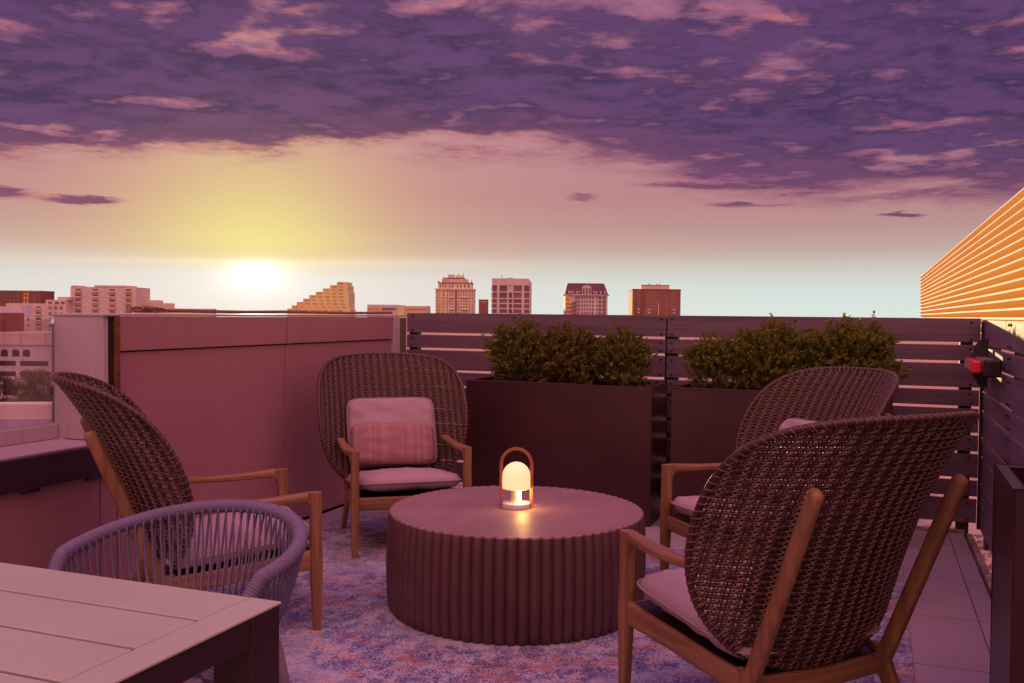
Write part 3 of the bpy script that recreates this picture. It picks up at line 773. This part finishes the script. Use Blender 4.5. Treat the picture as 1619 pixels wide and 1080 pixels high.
po = bpy.data.objects.new('lamp_glow', pl_); C.objects.link(po); po.parent = lm; po.location = (.032, -.02, .072)

# ---------------------------------------------------------------- dining table
tb = empty('dining_table', (-1.9, .9, 0)); tag(tb, 'pale slatted dining table with dark legs at the lower left', 'dining table')
def tx(x0, x1, y0, y1, z0, z1): return (x0+1.9, x1+1.9, y0-.9, y1-.9, z0, z1)
ZT = .740
for y1, y0 in ((1.525, 1.378), (1.3695, 1.222), (1.2135, 1.068), (1.0595, .915), (.908, .76), (.753, .605), (.598, .45), (.443, .295)):
    MB().box(*tx(-2.74, -1.1315, y0, y1, ZT-.0055, ZT)).build('plank', M['tabletop'], tb, bevel=.0015)
MB().box(*tx(-1.1295, -1.057, .295, 1.5265, ZT-.0055, ZT-.0002)).build('end_board', M['tabletop'], tb, bevel=.0015)
MB().box(*tx(-2.74, -1.095, .31, 1.49, ZT-.030, ZT-.012)).build('gap_shade_sheet', M['tableleg'], tb)  # added dark sheet so the plank gaps read as shade
MB().box(*tx(-2.74, -1.1475, 1.495, 1.5215, ZT-.060, ZT-.006)).build('apron', M['tableleg'], tb, bevel=.002)
MB().box(*tx(-1.0895, -1.0615, .39, 1.436, ZT-.060, ZT-.006)).build('apron', M['tableleg'], tb, bevel=.002)
for x, y in ((-1.147, 1.4365), (-2.74, 1.4365), (-1.147, .30), (-2.74, .30)):
    MB().box(*tx(x, x+.0880, y, y+.0872, 0.0, ZT-.0065)).build('leg', M['tableleg'], tb, bevel=.003)

# ---------------------------------------------------------------- rope chair
def make_rope_chair():
    r = empty('rope_armchair', (0, 0, 0))
    A = R(128); a_, b_ = .300, .315
    def rim(f):                      # f -1..1 from one arm end round the back to the other; faces -y
        an = f*A; c = math.cos(an)
        return Vector((a_*math.sin(an)*(1-.0*c), b_*c*(.98), .645+.100*((1+c)/2)**1.3 - max(0, abs(f)-.80)**1.3*1.5))
    def ring(f):
        an = f*A*1.02; return Vector((.215*math.sin(an), .225*math.cos(an)+.0, .435))
    n = 1300; path = [rim(-1+2*i/n) for i in range(n+1)]; L = 0; sec = []
    for i in range(n+1):
        if i: L += (path[i]-path[i-1]).length
        q = abs(math.sin(L/.0074*PI)); rr_ = .0155+.0032*q**.6; sec.append((rr_, rr_))
    MB().sweep(path, sec, 12).build('rim_wrap', M['rope'], r, smooth=True)
    nv = 58; ro = MB(); ro2 = MB()
    for i in range(nv):
        for e in (-.30, .30):
            f = -1+2*(i+.5+e)/nv; f2 = -1+2*(i+.5-e*.6)/nv
            p, q = rim(f), ring(f2); o_ = Vector((p.x, p.y, 0)).normalized()
            mid_ = p.lerp(q, .5)+o_*.018
            pts = [p+o_*.016+Vector((0, 0, -.004)), p.lerp(mid_, .3)+o_*.010, mid_, q+o_*.010+Vector((0, 0, .02)), q+o_*.012+Vector((0, 0, -.012))] if e > 0 else [p-o_*.016+Vector((0, 0, -.004)), p.lerp(mid_, .3)-o_*.010, mid_-o_*.006, q-o_*.006+Vector((0, 0, .02)), q-o_*.010+Vector((0, 0, -.010))]
            # smooth the polyline
            sm = []
            for k in range(len(pts)-1):
                for u in (0, .33, .66):
                    p0 = pts[max(k-1, 0)]; p1 = pts[k]; p2 = pts[k+1]; p3 = pts[min(k+2, len(pts)-1)]
                    sm.append(.5*((2*p1)+(p2-p0)*u+(2*p0-5*p1+4*p2-p3)*u*u+(3*p1-p0-3*p2+p3)*u**3))
            sm.append(pts[-1]); ro.tube(sm, .0031, 6)
    bo = ro.build('back_ropes', M['rope'], r, smooth=True); tag(bo, kind='stuff')
    n = 500; path = [ring(-1.15+2.30*i/n) for i in range(n+1)]; sec = []; L = 0
    for i in range(n+1):
        if i: L += (path[i]-path[i-1]).length
        q = abs(math.sin(L/.0085*PI)); sec.append((.0135+.0035*q**.6,)*2)
    MB().sweep(path, sec, 10).build('seat_ring', M['rope'], r, smooth=True)
    # side skirt of rope below the seat ring and woven seat
    sk = MB()
    for i in range(110):
        an = 2*PI*i/110; o_ = Vector((math.sin(an)*.215, math.cos(an)*.225, 0))
        sk.tube([o_*1.06+Vector((0, 0, .44)), o_*1.09+Vector((0, 0, .41)), o_*1.05+Vector((0, 0, .375))], .0045, 5)
    tag(sk.build('rope_skirt', M['rope'], r, smooth=True), kind='stuff')
    sw = MB()
    for i in range(17):
        x = -.20+.40*i/16; w = .21*math.sqrt(max(0, 1-(x/.21)**2))
        if w < .03: continue
        for e in (-.0045, .0045):
            k = 26
            sw.tube([(x+e, -w+2*w*j/k, .425+.006*math.sin((-w+2*w*j/k)/.025*PI+i*PI)) for j in range(k+1)], .0042, 5)
            sw.tube([(-w+2*w*j/k, x+e, .425-.006*math.sin((-w+2*w*j/k)/.025*PI+i*PI)) for j in range(k+1)], .0042, 5)
    sw.build('woven_seat', M['rope'], r, smooth=True)
    for sx in (-1, 1):
        for y0, y1 in ((.185, .265), (-.185, -.245)):
            MB().sweep([(sx*.160, y0, .415), (sx*.185, (y0+y1)/2, .21), (sx*.215, y1, 0)], [(.0225, .0225), (.0185, .0185), (.0125, .0125)], 16).build('leg', M['ropeleg'], r, smooth=True)
    # arm tubes from rim ends down to the seat frame
    for f in (-1, 1):
        e = rim(f); q = ring(f*1.08)
        MB().tube([e, e.lerp(q, .35)+Vector((f*.012, -.02, 0)), q+Vector((0, -.01, .02)), q], .0125, 12).build('arm_post', M['ropeleg'], r, smooth=True)
    return r
rc = make_rope_chair(); rc.location = (-1.605, 1.87, .0105); rc.rotation_euler.z = R(2)
tag(rc, 'lilac rope tub chair pushed up to the slatted dining table', 'chair')

# ---------------------------------------------------------------- beyond the terrace
M['palewall'] = noisy('pale stucco', (.80, .66, .58), (.70, .56, .50), .8, .8, bump=.1, bscale=9, weather=.25)
M['lav'] = noisy('membrane roof wall', (.52, .42, .56), (.44, .35, .47), 1.1, .75, bump=.2, bscale=2.2, weather=.3)
nw = MB().box(-7.5, 1.95, 10.0, 10.35, -.3, 1.12).build('neighbour_wall', M['palewall'], bevel=.01)
tag(nw, 'pale parapet wall of the next roof, glimpsed through the fence gaps', 'wall')
lr = empty('lower_roof_parapet', (-12.5, 6.5, 0)); tag(lr, 'white parapet of a lower roof seen through the glass guard', 'parapet')
lr.rotation_euler.z = YAW+R(8)
MB().box(-4, 4.5, .30, .55, -2.5, .16).build('outer_wall', M['palewall'], lr, bevel=.02)
MB().box(-4, 4.5, .27, .299, -2.5, -.02).build('membrane', M['lav'], lr, bevel=.01)
MB().box(-4, 4.5, -3.4, .26, -2.8, -2.5).build('roof_deck', M['lav'], lr)

# louvred screen on the right
def louvers():
    r = empty('louvred_screen', (2.07, 28, 0)); tag(r, 'long screen of golden sunlit louvre blades beyond the right fence', 'louvre screen')
    m = noisy('sun-gilded louvre blade', (.76, .38, .008), (.68, .33, .006), .6, .42, stretch=(1, .1, 1)); lipm = noisy('lit-line louvre lip', (.88, .86, .74), (.84, .8, .68), .6, .3); mp_ = noisy('screen post', (.3, .2, .1), (.2, .12, .07), 2, .6)  # sunset gold and bright lit line put into the slat's two colours
    top = 3.27; p = .150
    for i in range(19):
        zt_ = top-i*p
        y0, y1 = -20.0, 21.0
        def ext(prof, name, mt, par):
            n = len(prof); mb = MB(); mb.add([(x, y0, z_) for x, z_ in prof]+[(x, y1, z_) for x, z_ in prof], [tuple(range(n)), tuple(range(2*n-1, n-1, -1))]+[(k, k+n, (k+1) % n+n, (k+1) % n) for k in range(n)])
            return mb.build(name, mt, par)
        # a face leaning in towards its foot, under a lip coloured as its sunlit line
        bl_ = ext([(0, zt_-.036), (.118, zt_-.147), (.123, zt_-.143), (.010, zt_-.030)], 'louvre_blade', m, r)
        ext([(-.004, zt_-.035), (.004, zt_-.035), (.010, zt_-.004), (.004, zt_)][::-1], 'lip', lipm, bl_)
    for y in range(-20, 21, 4): MB().box(.13, .21, y-.04, y+.04, -.05, 3.24).build('post', mp_, r)
louvers()

# far buildings: local frame looks at the terrace (front = -y)
def far_root(name, X, D, label, cat='building', turn=0, group=None):
    c, s_ = math.cos(YAW), math.sin(YAW)
    o = empty(name, (X*c-D*s_, X*s_+D*c, GZ), YAW+turn); tag(o, label, cat, group); return o
def fm(name, c, c2=None, r=.8): return noisy(name, c, c2 or tuple(x*.85 for x in c), .12, r, coord='Object', detail=6)
FM = dict(cream=fm('cream stone', (.84, .64, .48)), pink=fm('pink beige stucco', (.80, .60, .50)), brick=fm('brown brick', (.30, .10, .07)), brickd=fm('brown granite', (.38, .16, .12)),
          conc=fm('pale concrete', (.78, .60, .56)), slate=fm('slate mansard', (.19, .085, .12)), off=fm('white precast', (.70, .60, .66)), gold=fm('flare-yellow stone', (.90, .80, .36)),
          roof=fm('grey roof', (.35, .2, .22)))
GL = {}
def glassm(name, c, rough=.12, spec=.6):
    m, nt, b = bsdf(name, c, rough, spec=spec)
    oi = nt.nodes.new('ShaderNodeObjectInfo'); nt.links.new(mix(nt, G(nt, oi.outputs['Random'])*.8, c, tuple(x*2.4 for x in c)), b.inputs['Base Color']); return m
GL['dark'] = glassm('dark window glass', (.06, .025, .03)); GL['mid'] = glassm('window glass', (.17, .085, .085)); GL['gold'] = glassm('gold window glass', (.42, .20, .04)); GL['plum'] = glassm('plum window glass', (.14, .04, .06))
WM = {}
def windows(root, xs, zs, w, h, y, mt, name='window', depth=.12, skip=None, arch=False):
    key = (w, h, depth, mt.name, arch)
    if key not in WM:
        mb = MB()
        if arch:
            pr = [(-w/2, -h/2), (w/2, -h/2), (w/2, h*.22)]+[(w/2*math.cos(t*PI/8), h*.22+h*.28*math.sin(t*PI/8)) for t in range(1, 8)]+[(-w/2, h*.22)]
            n = len(pr); mb.add([(x, 0, z_) for x, z_ in pr]+[(x, depth, z_) for x, z_ in pr], [tuple(range(n))]+[(k, k+n, (k+1) % n+n, (k+1) % n)[::-1] for k in range(n)])
        else: mb.box(-w/2, w/2, 0, depth, -h/2, h/2)
        o = mb.build('window', mt); WM[key] = o.data; C.objects.unlink(o); bpy.data.objects.remove(o)
    for i, x in enumerate(xs):
        for j, z_ in enumerate(zs):
            if skip and skip(i, j): continue
            o = bpy.data.objects.new(name, WM[key]); C.objects.link(o); o.parent = root; o.location = (x, y-.03, z_)
def fbx(root, name, a, mt, bevel=0): return MB().box(*a).build(name, mt, root, bevel=bevel)
def lsp(a, b, n): return [a+(b-a)*i/(n-1) for i in range(n)]
H0 = -GZ+1.3       # local height of our eye level
# ornate cream tower
t = far_root('ornate_tower', -48.9, 800, 'cream tower with stepped crown and small finials, leftmost of the middle four')
w = 16.4
fbx(t, 'shaft', (-w, w, 0, 26, 0, H0+20.0), FM['cream'])
fbx(t, 'cornice', (-w-.7, w+.7, -.7, 26.7, H0+20.0, H0+20.9), FM['pink'])
fbx(t, 'string_course', (-w-.2, w+.2, -.25, 26.2, H0+10.4, H0+10.9), FM['pink'])
fbx(t, 'setback', (-14.4, 14.4, 1.5, 24, H0+20.9, H0+25.6), FM['cream'])
fbx(t, 'setback_cornice', (-14.8, 14.8, 1.1, 24, H0+25.6, H0+26.3), FM['slate'])
fbx(t, 'upper_setback', (-11.5, 10.5, 4, 22, H0+26.3, H0+29.3), FM['cream'])
fbx(t, 'roof', (-9.5, 8.0, 6, 20, H0+29.3, H0+30.4), FM['slate'])
fbx(t, 'drum', (-6.5, -1.0, 7, 14, H0+30.4, H0+33.2), FM['conc']); fbx(t, 'crown_block', (0, 6.8, 7, 14, H0+30.4, H0+32.4), FM['gold'])
for x, y, zz in ((-10, 4, 29.3), (-14, 2, 26.3), (2.4, 8, 32.4), (13.9, 2, 26.3), (6.5, 8, 32.4), (-3.2, 1.6, 26.3)):
    MB().lathe([(.9, 0), (.8, .7), (.25, 1.0), (.45, 1.4), (.08, 2.6)], 8).build('finial', FM['cream'], t, loc=(x, y, H0+zz))
xs = [-14.9, -12.6, -9.6, -6.4, -4.0, -2.0, 3.4, 5.4, 7.6, 9.8, 12.5, 14.9]
windows(t, xs, lsp(H0+.2, H0+18.2, 8), 1.15, 1.5, 0, GL['mid'])
fbx(t, 'recess', (.0, 2.0, -.05, .5, 0, H0+19.4), FM['brickd'])
windows(t, [-12.4, -10.2, -8, -4.5, -2.2, 2, 5, 8.4, 11.6], [H0+23.2], 1.1, 3.0, 1.5, GL['mid'])
windows(t, [-8.5, -6, 4, 6.5, 8.6], [H0+27.8], 1.0, 1.4, 4, GL['gold'])
for x in (-14, -12, -10.9, -8.2, 12): fbx(t, 'pilaster', (x-.35, x+.35, -.28, -.02, 0, H0+19.9), FM['gold'] if x < -8 else FM['cream'])
for x0, x1, zz in ((-5, -1, 13.6), (6, 11, 13.6), (-5, -1, 3.4), (6, 11, 3.4)): fbx(t, 'balcony', (x0, x1, -1.2, -.02, H0+zz-.5, H0+zz+.4), FM['pink'])
# small red block
t = far_root('red_office_block', -28.5, 900, 'low dark red block wedged left of the white framed tower')
fbx(t, 'wall', (-3.6, 5.2, 0, 14, 0, H0+12.9), FM['brick']); fbx(t, 'parapet', (-3.9, 5.4, -.3, 14.2, H0+12.9, H0+13.6), FM['roof'])
windows(t, lsp(-2.5, 4.2, 5), lsp(H0+1, H0+9.2, 5), .8, .9, 0, GL['plum'])
for i in range(7): fbx(t, 'sign_letter', (-1.6+i*.8, -1.15+i*.8, -.18, -.02, H0+11.0, H0+12.0), FM['conc'])
# white framed grid tower
t = far_root('framed_tower', -.6, 600, 'tower with a pale square frame round big dark glass bays')
t.location = (-215.4, 560.7, GZ)
hw = 12.7
fbx(t, 'core', (-hw+.4, hw-.6, .9, 22, 0, H0+21.5), FM['conc'])
for x0, x1 in ((-hw, -hw+.5), (-9.4, -7.8), (-3.0, -1.9), (.3, 1.1), (6.4, 8.0), (11.3, 12.0)): fbx(t, 'pier', (x0, x1, 0, 1.2, 0, H0+18.2), FM['conc'])
fbx(t, 'center_pier', (-3.02, .95, .3, 1.0, H0+14.0, H0+19.6), FM['conc'])
fbx(t, 'top_frame', (-hw, hw-1.6, -.02, 21, H0+18.2, H0+22.6), FM['conc'])
fbx(t, 'chamfer', (hw-1.6, hw, 1.2, 20, 0, H0+20.4), FM['pink'])
fbx(t, 'penthouse', (-2.7, .6, 4, 12, H0+22.6, H0+23.1), FM['roof'])
for zz in (14.0, 9.8, 6.6, 3.3, .1): fbx(t, 'spandrel', (-hw+.5, hw-.4, .1, 1.1, H0+zz-.38, H0+zz+.38), FM['conc'])
for k, zz in enumerate((16.1, 11.9, 8.2, 5.0, 1.7)):
    hgt = 3.4 if k < 2 else 2.5
    for x0, x1, g in ((-12.2, -9.4, 'plum'), (-7.8, -3.0, 'plum'), (1.1, 6.4, 'plum'), (8.0, 11.3, 'plum')):
        fbx(t, 'window', (x0, x1, .62, .89, H0+zz-hgt/2, H0+zz+hgt/2), GL[g])
    if k: fbx(t, 'window', (-1.75, .2, .62, .89, H0+zz-hgt/2+.2, H0+zz+hgt/2-.2), GL['dark'])
    fbx(t, 'painted_lit_edge', (-hw-.35, -hw-.02, .3, 1.0, H0+zz-hgt/2+.3, H0+zz+hgt/2-.3), FM['gold'])  # gold strips paint low sunlight onto the left edge
MB().tube([(-6.3, 5, H0+22.6), (-6.3, 5, H0+24.0), (-6.9, 5, H0+24.6)], .22, 6).build('mast', FM['roof'], t)
# mansard tower
t = far_root('mansard_tower', 51.1, 650, 'rounded apartment tower with a plum mansard roof and arched dormer')
def plan(a, b, bulge, n=17): return [(-a+2*a*i/(n-1), -bulge*math.cos((i/(n-1)-.5)*PI)) for i in range(n)]+[(a, b), (-a, b)]
def prism(root, name, p0, z0, z1, mt, p1=None):
    p1 = p1 or p0; n = len(p0); mb = MB(); mb.add([(x, y, z0) for x, y in p0]+[(x, y, z1) for x, y in p1], [tuple(range(n-1, -1, -1)), tuple(range(n, 2*n))]+[(k, (k+1) % n, (k+1) % n+n, k+n) for k in range(n)])
    return mb.build(name, mt, root)
prism(t, 'shaft', plan(14.6, 20, 3.0), 0, H0+13.2, FM['conc'])
prism(t, 'eaves', plan(16.0, 21, 4.2), H0+13.2, H0+13.9, FM['pink'])
rf = prism(t, 'mansard_roof', plan(15.0, 20, 3.2), H0+13.9, H0+20.9, FM['slate'], [(x*.86-.4, y*.8+1.2) for x, y in plan(15.0, 20, 3.2)])
prism(t, 'roof_cap', [(x*.84-.4, y*.8+1.3) for x, y in plan(15, 20, 3.2)], H0+20.9, H0+21.6, FM['slate'])
dm = fbx(rf, 'dormer', (-3.3, 3.0, -4.2, 2, H0+14.0, H0+18.2), FM['conc'])
MB().add(*(lambda pr: ([(x, -4.2, z_) for x, z_ in pr]+[(x, 1.5, z_) for x, z_ in pr], [tuple(range(len(pr)))[::-1]]+[(k, (k+1) % len(pr), (k+1) % len(pr)+len(pr), k+len(pr)) for k in range(len(pr))]))([(3.15*math.cos(k*PI/14)-.15, H0+18.2+2.0*math.sin(k*PI/14)) for k in range(15)])).build('dormer_arch', FM['conc'], rf)
windows(rf, [-2.2, -.1, 1.9], [H0+16.3], 1.1, 3.8, -4.24, GL['plum'])
windows(rf, [-12.2, -10.8, -9.2, -6.6, -5, 5, 6.6, 9.6, 12.6], [H0+15.3], .9, 1.9, -2.4, FM['conc'], 'dormer', depth=3)
windows(t, [-7.4, -5.4, -3.0, -1.2, .4, 2.2, 4.2], lsp(H0+1.0, H0+11.6, 5), 1.0, 1.4, -3.02, GL['plum'], depth=.9)
windows(t, [7, 9.2, 12.4], lsp(H0+1.0, H0+11.6, 5), 1.3, 1.5, -2.2, GL['dark'], depth=1.6)
windows(t, [-12.6], lsp(H0+1.0, H0+11.6, 5), 3.2, 2.0, -1.1, GL['gold'], depth=1)
for zz in (.0, 2.6, 5.3, 8.0): fbx(t, 'balcony', (-14.4, -10.6, -2.4, -1.1, H0+zz-.35, H0+zz+.45), FM['pink']); fbx(t, 'balcony', (-10.2, -8.0, -3.4, -2.1, H0+zz-.35, H0+zz+.45), FM['brickd'])
# brown tower
t = far_root('brown_tower', 107.6, 700, 'reddish brown office tower with a recessed roof block, rightmost of the middle four')
prism(t, 'shaft', [(-18, 3), (-15.5, 0), (-9, 0), (-7.5, -1.5), (7.5, -1.5), (9, 0), (15.5, 0), (18, 3), (18, 26), (-18, 26)], 0, H0+18.7, FM['brickd'])
prism(t, 'cornice', [(-18.3, 2.8), (-15.6, -.3), (-9.1, -.3), (-7.6, -1.8), (7.6, -1.8), (9.1, -.3), (15.6, -.3), (18.3, 2.8), (18.3, 26), (-18.3, 26)], H0+18.7, H0+19.5, FM['brick'])
fbx(t, 'roof_block', (-11.4, 9.6, 4, 20, H0+19.5, H0+22.3), FM['pink']); fbx(t, 'roof_rail', (-11.7, 9.9, 3.7, 20.2, H0+22.3, H0+22.7), FM['brickd'])
for x in (-4.6, 1, 3): fbx(t, 'vent', (x-.4, x+.4, 8, 9, H0+22.7, H0+23.7), FM['brickd'])
windows(t, [-6.2, -3.7, -1.2, 1.2, 5.9], lsp(H0+1, H0+16.2, 7), 1.4, 1.5, -1.55, GL['plum'])
windows(t, [-14.4, -13.0, 10.7, 13.2], lsp(H0+1, H0+16.2, 7), 1.1, 1.5, -.05, GL['plum'])
windows(t, [-13.7, -6.2, 12.4], [H0+2.0, H0+4.3], 1.8, .9, -1.6, FM['conc'], 'lit_window', depth=.3)
for x in (-16.2, -11.8, -10.2, -8.4, 3.9, 8.4, 15.6): fbx(t, 'fin', (x-.25, x+.25, -1.9 if abs(x) < 8 else -.5, .4, 0, H0+18.6), FM['brick'])
fbx(t, 'stair_light', (.5, 1.0, -2.1, -1.7, 0, H0+9.2), FM['gold'])
# stepped pyramid; the yellow is sun flare painted into its stone
t = far_root('stepped_tower', -123, 600, 'flare-tinted stepped building rising like stairs under the sun')
t.location = far_loc = (lambda X, D: (X*math.cos(YAW)-D*math.sin(YAW), X*math.sin(YAW)+D*math.cos(YAW), GZ))(-123.5, 600)
steps = [(-20, 2.0), (-17.3, 4.1), (-14.0, 6.3), (-9.9, 8.5), (-6.0, 10.8), (-1.9, 12.9), (2.6, 15.1), (7.2, 17.2), (11.5, 19.3)]
for i, (x0, zt_) in enumerate(steps):
    z0 = 0 if i == 0 else H0+steps[i-1][1]
    xr = 20.0 if i < 1 else (19.3 if i < 6 else 18.6 if i < 8 else 17.6)
    fbx(t, 'storey', (x0, xr, 0, 22, z0, H0+zt_), FM['gold'])
    ww = 3.0; xx = x0+1.2
    while xx+ww < xr-.6:
        fbx(t, 'window', (xx, xx+ww, -.03, .2, H0+zt_-1.55, H0+zt_-.55), GL['gold']); xx += ww+1.4
# low block
t = far_root('low_office_block', -57.5, 400, 'low flat roofed block with banded windows just left of the slat fence', turn=R(0))
fbx(t, 'wall', (-4.2, 8.8, 0, 14, 0, H0+3.4), FM['conc']); fbx(t, 'wing', (9.0, 21.5, 1, 14, 0, H0+3.0), FM['pink'])
fbx(t, 'window', (-4.0, 1.2, -.03, .3, H0+1.0, H0+2.1), GL['gold']); fbx(t, 'window', (2.0, 8.0, -.03, .3, H0+1.0, H0+2.1), GL['mid']); fbx(t, 'stair_tower', (8.9, 11.6, -.4, 4, 0, H0+3.2), FM['gold'])
fbx(t, 'window', (12.5, 21, .97, 1.3, H0+.9, H0+2.0), GL['gold'])
# left: long beige apartments
t = far_root('apartment_block', -182.5, 420, 'long beige apartment block with rows of balconies left of the sun')
fbx(t, 'wall', (-14.7, 14.7, 0, 16, 0, H0+10.2), FM['pink']); fbx(t, 'parapet', (-4, 9.5, -.2, 14, H0+10.2, H0+11.0), FM['pink']); fbx(t, 'parapet', (-14.2, -12, -.2, 10, H0+10.2, H0+10.8), FM['pink'])
for x in (-11.2, -3.6, 4.0, 11.2):
    for zz in lsp(H0-1.2, H0+8.6, 5):
        fbx(t, 'window', (x-1.3, x+1.3, -.03, .4, zz-.5, zz+.8), GL['plum']); fbx(t, 'balcony', (x-1.5, x+1.5, -1.1, -.04, zz-.75, zz-.1), FM['pink'])
windows(t, [-8.4, -6.4, -.8, 1.2, 7.0, 8.6], lsp(H0-1.0, H0+8.8, 5), 1.0, 1.2, 0, FM['off'])
t = far_root('lower_apartment_wing', -212, 415, 'lower beige wing stepping down beside the tall apartment block')
fbx(t, 'wall', (-11.3, 6, 0, 14, 0, H0+2.6), FM['pink']); fbx(t, 'tall_bay', (6.02, 15, .3, 14, 0, H0+4.3), FM['pink']); fbx(t, 'roof_block', (11, 16, 1, 12, H0+4.3, H0+5.6), FM['pink'])
for x in (3.0,):
    for zz in lsp(H0-15, H0+.6, 7): fbx(t, 'window', (x-1.2, x+1.2, -.03, .4, zz-.5, zz+.8), GL['plum']); fbx(t, 'balcony', (x-1.4, x+1.4, -1.1, -.04, zz-.75, zz-.1), FM['conc'])
windows(t, [-9, -5, -1.5, 8, 10.5, 13], lsp(H0-15, H0+.8, 7), 1.0, 1.2, 0, GL['mid'])
windows(t, [8, 11, 13.6], [H0+2.9], 1.6, 1.2, .3, GL['plum'])
t = far_root('small_apartment_block', -165, 430, 'small beige block peeking over the parapet right of the long apartments')
fbx(t, 'wall', (-6.2, 6.4, 0, 12, 0, H0+3.4), FM['pink']); fbx(t, 'roof_block', (-3.4, 1.8, 1, 10, H0+3.4, H0+4.7), FM['pink']); fbx(t, 'wing', (6.42, 26, 2, 12, 0, H0+1.0), FM['gold'])
t = far_root('brown_apartment_block', -261, 500, 'brown brick block at the far left edge')
fbx(t, 'wall', (-18, 10.4, 0, 15, 0, H0+9.2), FM['brick']); fbx(t, 'parapet', (-18.2, 10.6, -.2, 15.2, H0+9.2, H0+9.9), FM['brickd'])
windows(t, [-9.5, -7.4, -5.0, -2.8, -.6, 5.6, 8.6], lsp(H0-1, H0+8.2, 5), 1.2, 1.5, 0, GL['dark']); windows(t, [1.8, 3.4], lsp(H0-1, H0+8.2, 5), .9, 1.6, 0, GL['gold'])
# white office with arched windows
t = far_root('arched_office', -166, 300, 'white office with arched windows and dark window bands seen through the glass guard')
fbx(t, 'wall', (-30, 24, 0, 30, 0, 22.0-.8), FM['off']); fbx(t, 'parapet', (-30.3, 24.3, -.4, 30.3, 17.9, 21.8), FM['pink'])
for x in (-14.5, -6.5, 1.5, 9.5, 17.5): fbx(t, 'parapet_joint', (x-.08, x+.08, -.46, -.41, 17.9, 21.8), FM['roof'])
windows(t, [-26, -22.5, -18, -14.7, -11.4, -8.6, -5.4, -1.8, 1.1, 4.0, 7.6, 11], [15.3], 2.3, 2.3, -.02, GL['dark'], arch=True)
for x0, x1 in ((-27.5, -20.8), (-19.4, -13.2), (-11.9, -.2), (1, 7.6), (9, 18)):
    for zz in (12.0, 8.6): fbx(t, 'window_band', (x0, x1, -.05, .4, zz-.8, zz+.8), GL['dark'])
windows(t, [-24, -18, -12, -6, 0, 6, 12], [3.6], 4.6, 3.8, -.02, GL['dark'], arch=True)
rb_ = fbx(t, 'brown_roof_block', (-22, 0, 6, 20, 21.3, 28.0), FM['brick']); fbx(t, 'white_plant_room', (-26, -2, 22, 29, 26.5, 30.2), FM['off'])  # plain brown block in place of a blurred dark band

pm = fm('timber pole', (.16, .09, .07))
for X, D, h, lab in ((-98.5, 180, 16.5, 'thin utility pole before the arched office, left one'), (-89.2, 180, 16.8, 'thin utility pole before the arched office, right one')):
    t = far_root('utility_pole', X, D, lab, 'pole', group='utility poles')
    MB().tube([(0, 0, 0), (0, 0, h)], [.16, .10], 8).build('shaft', pm, t, smooth=True); fbx(t, 'crossarm', (-1.1, 1.1, -.06, .06, h-1.0, h-.85), pm)
# trees in front of the office
TL = [leafmat('street tree leaf', (.13, .13, .04), (.07, .07, .025)), leafmat('golden tree leaf', (.24, .19, .04), (.12, .11, .03))]  # second leaf tone is golden in itself
TRK = noisy('tree bark', (.10, .06, .045), (.05, .03, .025), 3, .9)
def tree(X, D, h, rad, seed, label, mt=0):
    r = random.Random(seed); o = far_root('street_tree', X, D, label, 'tree', group='trees before the arched office')
    st = MB(); st.tube([(0, 0, 0), (.1, 0, h*.35), (0, .1, h*.6)], [.28, .2, .12], 8)
    mb = MB(); cl = []
    for k in range(26):
        a = r.uniform(0, 2*PI); q = math.sqrt(r.random()); z_ = r.uniform(.32, .95); rr_ = rad*q*(1-.55*abs(z_-.55)*1.6)
        c = Vector((rr_*math.cos(a), rr_*math.sin(a), h*z_)); cl.append((c, rad*r.uniform(.16, .34)))
        st.tube([(0, 0, h*.35), tuple(c*.6+Vector((0, 0, h*.16))), tuple(c)], [.09, .05, .02], 4)
    for c, cr_ in cl:
        for k in range(170):
            d = Vector((r.gauss(0, 1), r.gauss(0, 1), r.gauss(0, .8))).normalized()*cr_*r.random()**.4; p = c+d
            u = Vector((r.gauss(0, 1), r.gauss(0, 1), r.gauss(0, 1))).normalized(); v = u.orthogonal().normalized(); s_ = r.uniform(.12, .26)
            mb.add([tuple(p-u*s_), tuple(p+v*s_*.5), tuple(p+u*s_), tuple(p-v*s_*.5)], [(0, 1, 2, 3)])
    mb.build('crown', TL[mt], o); st.build('trunk', TRK, o, smooth=True)
tree(-101, 200, 16.2, 6.0, 21, 'broad golden tree in front of the arched office, tallest of the trees', 1)
tree(-107, 190, 14.0, 6.0, 22, 'dark tree at the left edge before the arched office', 0)
tree(-104, 215, 13.8, 6.0, 23, 'dark low tree right of the golden tree', 0)
tree(-88, 182, 12.8, 5.0, 24, 'small green tree close behind the lower roof parapet', 0)
tree(-93.5, 178, 12.4, 4.6, 25, 'rounded golden green tree behind the lower roof parapet', 1)
tree(-116, 215, 14.0, 5.0, 26, 'dark tree tucked behind the golden tree on its left', 0)
tree(-111, 222, 14.6, 6.0, 27, 'dark tree tucked between the others below the window bands', 0)
